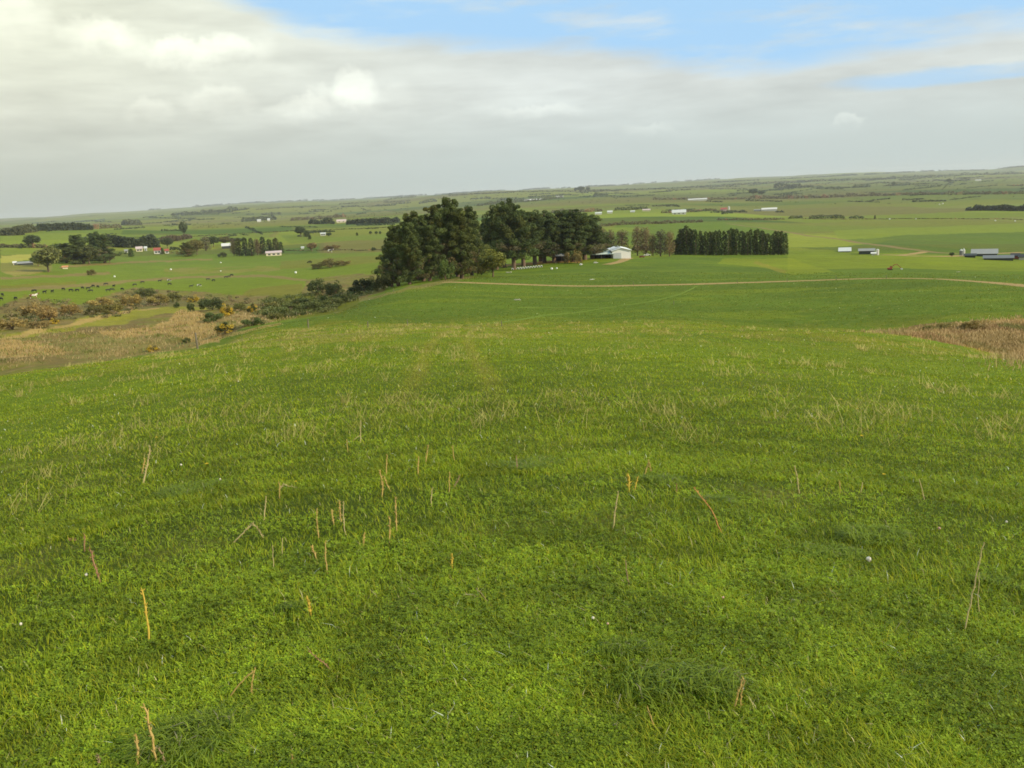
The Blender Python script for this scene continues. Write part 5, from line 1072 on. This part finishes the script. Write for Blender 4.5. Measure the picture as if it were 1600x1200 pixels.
def clover(N, r0, r1):
    u = rng.uniform(0, 1, N); pw = 1.0; r = (r0 ** -pw + u * (r1 ** -pw - r0 ** -pw)) ** (-1 / pw)
    a = rng.uniform(-.74, .74, N); x = r * np.sin(a); y = r * np.cos(a)
    pd_ = fbm(x / .55, y / .55, 93, 3); k = (pd_ + .05 * sstep(a, -.3, .5)) > rng.uniform(.32, .60, N); x, y, r = x[k], y[k], r[k]
    pa, pb, pc = patchy(x, y); n = len(x); z = ground(x, y) + .012 + .03 * sstep(pa, .35, .75) * rng.random(n) + .018 * rng.random(n)
    s = .0095 * rng.uniform(.6, 1.35, n) * (1 + r * .05); ph_ = rng.uniform(0, 6.28, n); V = []
    tx = rng.normal(0, .3, n); ty = rng.normal(0, .3, n)
    for j in range(3):                                   # three leaflets
        t0 = ph_ + j * 2.094
        for q_, rr in ((0, .05), (-.52, .85), (0, 1.08), (.52, .85)):
            ox, oy = np.cos(t0 + q_) * rr * s, np.sin(t0 + q_) * rr * s; V.append(np.stack([x + ox, y + oy, z + ox * tx + oy * ty - (rr < .1) * s * .18], -1))
    V = np.stack(V, 1); c_ = np.array([.250, .340, .016]) * (.65 + .65 * rng.random((n, 1))); c_ = c_ * (1 - .15 * sstep(pa, .52, .8))[:, None] * (.8 + .4 * sstep(pb, .25, .75))[:, None]
    return V.reshape(-1, 3), np.repeat(np.clip(c_, .003, .9), 12, 0), (np.arange(n * 3)[:, None] * 4 + [0, 1, 2, 3])
Vs, Cs, Qs, Ts, off = [], [], [], [], 0
for args in ((330000, 1.9, 9, .9), (230000, 8, 30, .9), (130000, 26, 84, .5), (110000, 82, 230, .6)):
    V, c_, q_, t_ = grass(*args, ''); Vs.append(V); Cs.append(c_); Qs.append(q_ + off); Ts.append(t_ + off); off += len(V)
V, c_, q_ = clover(190000, 1.9, 16); Vs.append(V); Cs.append(c_); Qs.append(q_ + off); off += len(V)
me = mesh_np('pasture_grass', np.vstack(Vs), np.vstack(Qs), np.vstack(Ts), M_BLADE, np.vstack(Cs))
tag(link('pasture_grass', me), 'short bright green grass and clover of the hill pasture', 'grass', None, 'stuff')
print('grass', off)
# --- pale seed grass standing over the sward towards the crest
def seedgrass(nc):
    r = 9 * (88 / 9) ** rng.uniform(0, 1, nc) ** .62; a = rng.uniform(-.68, .62, nc); x = r * np.sin(a); y = r * np.cos(a)
    dens = fbm(x / 3.2, y / 4.5, 74) + .10 * sstep(-a, -.2, .35) + .08 * sstep(r, 35, 65); px_, py_ = proj(x, y, ground(x, y))
    k = (dens > rng.uniform(.50, .80, nc)) & ~(inpoly(px_, py_, GULLY_R) & (r > 42)) & ~(inpoly(px_, py_, GULLY) & (r > 50)); x, y, r = x[k], y[k], r[k]
    m_ = rng.integers(4, 22, len(x)); sp = rng.uniform(.05, .30, len(x)); x, y, r, sp = (np.repeat(q, m_) for q in (x, y, r, sp)); n = len(x)
    hc = np.repeat(rng.uniform(.5, 1.3, len(m_)), m_); x = x + rng.normal(0, 1, n) * sp; y = y + rng.normal(0, 1, n) * sp; z = ground(x, y)
    h_ = rng.uniform(.05, .22, n) * hc; th = rng.uniform(0, 6.28, n); ln = rng.uniform(.1, 1.5, n) * h_; w_ = np.maximum(.0035, r * .00036)
    dx, dy = np.cos(th) * ln, np.sin(th) * ln
    V = np.stack([np.stack([x - w_ / 2, y, z], -1), np.stack([x + w_ / 2, y, z], -1), np.stack([x + dx + w_ * .4, y + dy, z + h_], -1), np.stack([x + dx - w_ * .4, y + dy, z + h_], -1)], 1)
    c_ = np.array([.50, .42, .15]) * rng.uniform(.6, 1.25, (n, 1))
    return V.reshape(-1, 3), np.repeat(c_, 4, 0)
V, c_ = seedgrass(2700)
tag(link('seed_grass', mesh_np('seed_grass', V, np.arange(len(V)).reshape(-1, 4), None, M_DRY, c_)), 'pale dry seeding grass fringing the crest of the hill', 'dry grass', None, 'stuff')

# ------------------------------------------------------------------ tussocks of long dark grass
def tussock(px, py, wpx, label, n=1500, hh=.16):
    P = hit(px, py); R0 = wpx * mpp(P) / 2; th = rng.uniform(0, 6.28, n); rr = R0 * np.sqrt(rng.random(n)) * (.35 + .75 * vnoise(th * 1.3, th * 0 + px, 3)); x = P[0] + rr * np.cos(th); y = P[1] + rr * np.sin(th) * .8; z = ground(x, y)
    dr = th * .5 + px + rng.normal(0, 1.0, n); L_ = R0 * rng.uniform(.25, .7, n); h_ = hh * rng.uniform(.4, 1.1, n); w_ = .0055 * rng.uniform(.7, 1.3, n); pts = []
    for t_ in (0, .33, .66, 1):
        cx_, cy_ = x + np.cos(dr) * L_ * t_, y + np.sin(dr) * L_ * t_; cz = z + h_ * (1 - (2 * t_ - .9) ** 2 * .85) - h_ * .3 * (t_ == 0)
        ww = w_ * (1 - .8 * t_); pts += [np.stack([cx_ - np.sin(dr) * ww / 2, cy_ + np.cos(dr) * ww / 2, cz], -1), np.stack([cx_ + np.sin(dr) * ww / 2, cy_ - np.cos(dr) * ww / 2, cz], -1)]
    V = np.stack(pts, 1); i0 = np.arange(n)[:, None] * 8; q_ = np.concatenate([i0 + [0, 1, 3, 2], i0 + [2, 3, 5, 4], i0 + [4, 5, 7, 6]]); c_ = np.array([.20, .26, .022]) * rng.uniform(.6, 1.5, (n, 1)); k = rng.random(n) < .04; c_[k] = [.30, .27, .14]
    V = V.reshape(-1, 3) - P; ob = link('grass_tussock', mesh_np('grass_tussock', V, q_, None, M_BLADE, np.repeat(c_, 8, 0)), None, tuple(P)); tag(ob, label, 'tussock')
for px, py, w_, lb in [(1060, 1075, 210, 'large dark tussock of long flopped grass at bottom right of centre'), (985, 1030, 130, 'dark tussock just behind the large flopped one'), (310, 1165, 240, 'long flopped grass tussock at the bottom left edge'), (450, 955, 60, 'small dark tussock beside the yellow leaf, lower left'), (1370, 845, 150, 'dark green clump at right, near the pale seed head'),
                       (1300, 870, 120, 'dark green clump left of the pale seed head'), (1545, 915, 80, 'dark clump behind the tall wispy stalk'), (1110, 785, 110, 'dark grass clump right of the long leaning stalk'), (1030, 752, 80, 'dark grass clump near the yellow stubs'), (290, 770, 130, 'wide dark clump under the first dandelion'), (830, 730, 120, 'dark clump in the middle of the slope')]:
    tussock(px, py, w_, lb, int(260 + w_ * 2.6), .05 if w_ < 125 else .075 if w_ < 200 else .08)

# ------------------------------------------------------------------ dry stalks, each its own plant
OR, ST, BN, YL, RD = (.52, .36, .12), (.52, .42, .20), (.34, .24, .13), (.60, .42, .07), (.37, .21, .11)
def stalk(pts, colr, w_px, label, seedy=True):
    P = hit(*pts[0]); s = mpp(P); base = P; out = [np.array([0, 0, -.01])]
    for p in pts[1:]:
        q_ = camR_np * (p[0] - pts[0][0]) * s + camU_np * (pts[0][1] - p[1]) * s
        gz = float(ground(base[0] + q_[0], base[1] + q_[1])) - base[2]; q_[2] = max(q_[2], gz + .012); out.append(q_)
    pl = []; 
    for i in range(len(out) - 1):
        for t_ in np.linspace(0, 1, 6)[: (6 if i == len(out) - 2 else 5)]: pl.append(out[i] + (out[i + 1] - out[i]) * t_ + rng.normal(0, .0018, 3))
    n = len(pl); w_ = w_px * s / 2; ts = [tube(pl, [w_ * (1.0 - .35 * i / n) for i in range(n)], 6)]
    if seedy:
        for i in range(int(n * .35), n):
            for k in range(3):
                d = rng.normal(0, 1, 3); d[2] = abs(d[2]) * 1.6; d /= np.linalg.norm(d); ts.append(tube([pl[i], pl[i] + d * w_ * 1.6, pl[i] + d * w_ * 2.8 + [0, 0, w_]], [w_ * .4, w_ * .5, w_ * .1], 4))
    V, q_ = join_tubes(ts); c_ = np.array(colr) * (1 + .25 * (vnoise(V[:, 2] * 60, V[:, 0] * 60, 4) - .5))[:, None]
    tag(link('dry_stalk', mesh_np('dry_stalk', V, q_, None, M_DRY, c_, True), None, tuple(base)), label, 'dry stalk', 'dry stalks standing in the pasture')
camR_np, camU_np = cR, cU
SL = [([(233,1005),(229,960),(222,922)], YL, 5, 'thick golden stalk standing alone at lower left'), ([(247,1205),(237,1150),(226,1106)], OR, 6, 'tallest golden stalk rising from the bottom left edge'), ([(214,1205),(214,1150)], OR, 6, 'shorter stalk left of the tallest one at the bottom edge'), ([(263,1205),(250,1172)], BN, 4, 'small brown stalk right of the tallest one at the bottom edge'),
 ([(157,1205),(153,1183)], BN, 5, 'stub of brown stalk at the bottom, far left'), ([(350,1096),(375,1068),(397,1047),(393,1070),(396,1095)], OR, 3.2, 'bent straw stalk folded like a tent near the bottom tussock'), ([(157,912),(150,890),(141,859)], RD, 4.5, 'thick reddish stalk leaning left at far left'), ([(132,862),(132,836)], RD, 3, 'short red stalk above the thick reddish one'), ([(124,843),(110,856)], RD, 3.5, 'tiny fallen red stalk at far left'),
 ([(363,848),(380,832),(395,818),(404,828),(412,843)], ST, 3, 'folded pale stalk shaped like a roof, left of centre'), ([(440,870),(441,840)], ST, 2, 'thin pale stalk right of a close pair, left of centre'), ([(427,893),(426,852)], ST, 2, 'thin pale stalk left of a close pair, left of centre'), ([(486,962),(483,950),(480,936)], YL, 5, 'short bright yellow leaf-like stalk beside the small tussock'), ([(457,1205),(456,1182)], OR, 4, 'orange stub at the bottom edge left of centre'),
 ([(525,1052),(505,1036),(484,1018)], RD, 3, 'reddish stalk lying in the grass below centre left'), ([(223,757),(230,728),(234,700)], ST, 4, 'tall forked pale stalk at the left'), ([(221,740),(226,718)], OR, 2.5, 'small orange stalk hugging the tall forked one'), ([(619,832),(619,805),(618,780)], OR, 3.6, 'tall straight stalk, right one of a centre pair'), ([(608,848),(609,826),(608,808)], OR, 3.4, 'shorter straight stalk, left one of a centre pair'),
 ([(540,836),(536,805),(537,786)], ST, 2.6, 'slim stalk right of twins left of centre'), ([(533,815),(531,800),(530,784)], OR, 3, 'orange stalk left of twins left of centre'), ([(498,840),(496,820),(495,798)], OR, 3, 'orange stalk standing left of the slim twins'), ([(512,898),(509,875),(508,848)], OR, 3.2, 'long orange stalk below the slim twins'), ([(497,877),(490,862),(487,854)], OR, 3.5, 'stubby orange stalk left of the long orange one'),
 ([(522,820),(518,800)], OR, 3.5, 'stubby stalk between the slim twins and the left stalk'), ([(567,856),(569,835)], OR, 3.4, 'stubby orange stalk alone right of the long orange one'), ([(597,777),(598,758),(594,738)], OR, 3.4, 'orange stalk under the crossed pair near centre'), ([(603,744),(605,712)], OR, 2.8, 'upright orange stalk over the crossed pair near centre'), ([(611,768),(600,748)], OR, 2.6, 'leaning orange stalk crossing near centre'),
 ([(653,743),(654,716)], OR, 3, 'orange stalk left of a wide pair above centre'), ([(664,726),(669,697)], OR, 2.4, 'orange stalk right of a wide pair above centre'), ([(437,779),(437,755)], OR, 2.6, 'upright orange stalk touching a bent one, upper left'), ([(434,767),(443,757),(465,779)], ST, 2.4, 'bent pale stalk touching an upright one, upper left'), ([(412,813),(416,778)], ST, 3, 'faded stalk right above the roof-shaped one'),
 ([(674,792),(675,763)], ST, 2.6, 'faded single stalk below the wide pair'), ([(701,771),(703,740)], OR, 2.4, 'orange stalk joined to a brown leaning one'), ([(706,766),(718,745)], BN, 3, 'brown leaning stalk right of centre top'), ([(710,722),(707,696)], OR, 2.2, 'slim orange stalk over the brown leaning one'), ([(543,708),(542,686)], OR, 2, 'slim orange stalk by the pale tuft'), ([(563,692),(564,656)], ST, 2.2, 'pale upright stalk inside the pale tuft'), ([(548,690),(562,680),(566,688)], ST, 1.8, 'pale fallen stalk inside the pale tuft'),
 ([(706,893),(706,870)], YL, 4.5, 'single stubby orange stalk at the picture centre bottom'), ([(706,939),(728,928),(752,936),(770,949)], ST, 2.6, 'long arched straw lying below the stubby centre stalk'), ([(770,947),(757,933),(744,920)], BN, 2, 'brown straw crossing the long arched one'), ([(497,916),(515,912)], OR, 2.5, 'straw lying flat under the long orange stalk'), ([(808,736),(807,714)], BN, 2.6, 'brown stub at the middle dark clump'),
 ([(1129,833),(1112,797),(1085,763)], (.58, .30, .10), 3, 'long orange stalk leaning left across the dark clump'), ([(982,768),(983,745)], YL, 5, 'bright yellow stub right of centre'), ([(991,768),(996,747)], YL, 2.6, 'thin yellow stalk beside the bright yellow stub'), ([(1007,741),(1014,720),(1017,736)], OR, 2.6, 'folded orange stalk above the bright yellow stub'), ([(958,828),(961,800),(966,770)], ST, 3, 'pale slender stalk below the yellow stub'),
 ([(1249,771),(1246,750),(1242,730)], ST, 2.6, 'pale stalk leaning left at the right slope'), ([(1057,770),(1057,758)], RD, 2.4, 'tiny red stub near the long leaning stalk'), ([(985,922),(980,900),(977,878)], BN, 2.6, 'thin brown stalk alone right of bottom centre'), ([(1145,1115),(1152,1087),(1162,1061)], OR, 4, 'left leaning stalk of the orange pair by the large tussock'), ([(1157,1114),(1157,1090),(1163,1066)], OR, 3, 'right upright stalk of the orange pair by the large tussock'), ([(1025,1141),(1011,1105)], OR, 3, 'orange stalk rising out of the large tussock'),
 ([(1506,992),(1516,945),(1525,900),(1537,850)], ST, 3.2, 'tall wispy seeding stalk at the right edge'), ([(1530,965),(1528,930),(1531,895)], ST, 2, 'thin companion of the tall wispy stalk'), ([(1345,771),(1348,753)], ST, 2.2, 'tiny pale stalk under the right dandelion'), ([(1445,781),(1436,748)], ST, 2.2, 'pale slanted stalk right of the right dandelion'), ([(1313,770),(1311,752)], OR, 2.4, 'faint orange stub left of the tiny pale stalk')]
for pts, c_, w_, lb in SL: stalk(pts, c_, w_ * .72, lb, w_ > 2.3)
# --- flowers
def flower(px, py, wpx, label, colr, name, cat, ball=False):
    P = hit(px, py + 3); s = mpp(P) * wpx / 2; o = empty(name, tuple(P)); tag(o, label, cat); hh = .055
    V, q_ = tube([(0, 0, 0), (.003, 0, hh * .5), (0, 0, hh)], [.0016] * 3, 5); link('stem', mesh_np('stem', V, q_, None, M_BLADE, np.tile((.1, .17, .03), (len(V), 1))), o)
    bm = bmesh.new()
    if ball: bmesh.ops.create_icosphere(bm, subdivisions=2, radius=s, matrix=Matrix.Translation((0, 0, hh + s * .6)))
    else:
        for ring, (ra, zz) in enumerate(((1.0, 0), (.7, .12), (.4, .2))):
            for k in range(12):
                a = k / 12 * 6.283 + ring * .25; da = .2; v = [bm.verts.new((s * rr * math.cos(a + dd), s * rr * math.sin(a + dd), hh + s * (zz + zq))) for rr, dd, zq in ((.05, 0, 0), (ra * .8, -da, .16), (ra, 0, .22), (ra * .8, da, .16))]; bm.faces.new(v)
    if ball:
        for v in bm.verts: v.co += Vector(rng.normal(0, s * .12, 3))
    fin(bm, 'flower_head', colr, o)
W_CLV = mat('clover_white', (.62, .56, .46), .8, .2, 30, .2); W_PNK = mat('clover_pink', (.60, .36, .26), .8, .2, 30, .2)
for px, py, w_, lb in [(324, 729, 6.5, 'largest dandelion, on the left slope'), (245, 686, 5, 'small dandelion left above the largest one'), (463, 758, 5, 'small dandelion right of the bent pale stalk'), (1346, 685, 6, 'dandelion high on the right slope'), (1314, 626, 4.5, 'tiny dandelion farthest up the right slope'), (1381, 747, 6, 'dandelion at right below the high one'), (1570, 674, 5, 'dandelion near the right edge'), (757, 592, 4, 'tiny dandelion just above centre'), (895, 615, 4, 'tiny dandelion right above centre'), (1340, 641, 3.5, 'tiny yellow flower below the farthest right dandelion')]:
    flower(px, py, w_, lb, W_YEL, 'dandelion', 'dandelion')
for px, py, w_, lb, m_ in [(a_[0], a_[1], a_[2] * .62, a_[3], a_[4]) for a_ in [(927, 980, 7, 'white clover head left of a pair, lower centre right', W_CLV), (950, 989, 6, 'pinkish clover head right of a pair, lower centre right', W_PNK), (1130, 947, 6, 'pink clover head alone at the lower right', W_PNK), (1357, 886, 13, 'big pale seed head at right by the dark clumps', W_CLV), (35, 987, 7, 'cream clover head at the lower left edge', W_CLV), (137, 908, 7, 'cream clover head under the thick reddish stalk', W_CLV), (284, 731, 5, 'white clover head left of the largest dandelion', W_CLV), (345, 755, 5, 'white clover head below the largest dandelion', W_CLV), (1467, 835, 7, 'rust red clover head at the right', W_PNK), (1572, 824, 6, 'cream clover head close to the right edge', W_CLV)]]:
    flower(px, py, w_, lb, m_, 'clover_flower', 'clover flower', True)

# ------------------------------------------------------------------ haze: closed box of thin even air
HB = 14500.0; HZ0 = float(GZ.min()) - 1.0; HZ1 = max(float(GZ.max()), CAMZ) + 30.0
bm = bmesh.new(); box(bm, -HB, HB, -HB, HB, HZ0, HZ1)
mh = bpy.data.materials.new('haze_air'); mh.use_nodes = True; nt = mh.node_tree; nt.nodes.clear()
ho = nt.nodes.new('ShaderNodeOutputMaterial'); hv = nt.nodes.new('ShaderNodeVolumePrincipled'); hv.inputs['Color'].default_value = (.97, .98, .96, 1); hv.inputs['Density'].default_value = 5.5e-5; hv.inputs['Anisotropy'].default_value = .1
nt.links.new(hv.outputs[0], ho.inputs['Volume'])
ho_ = fin(bm, 'haze', mh); tag(ho_, 'thin pale haze softening the far plain', 'haze', None, 'stuff')
print('objects', len(bpy.data.objects), 'haze', HZ0, HZ1)
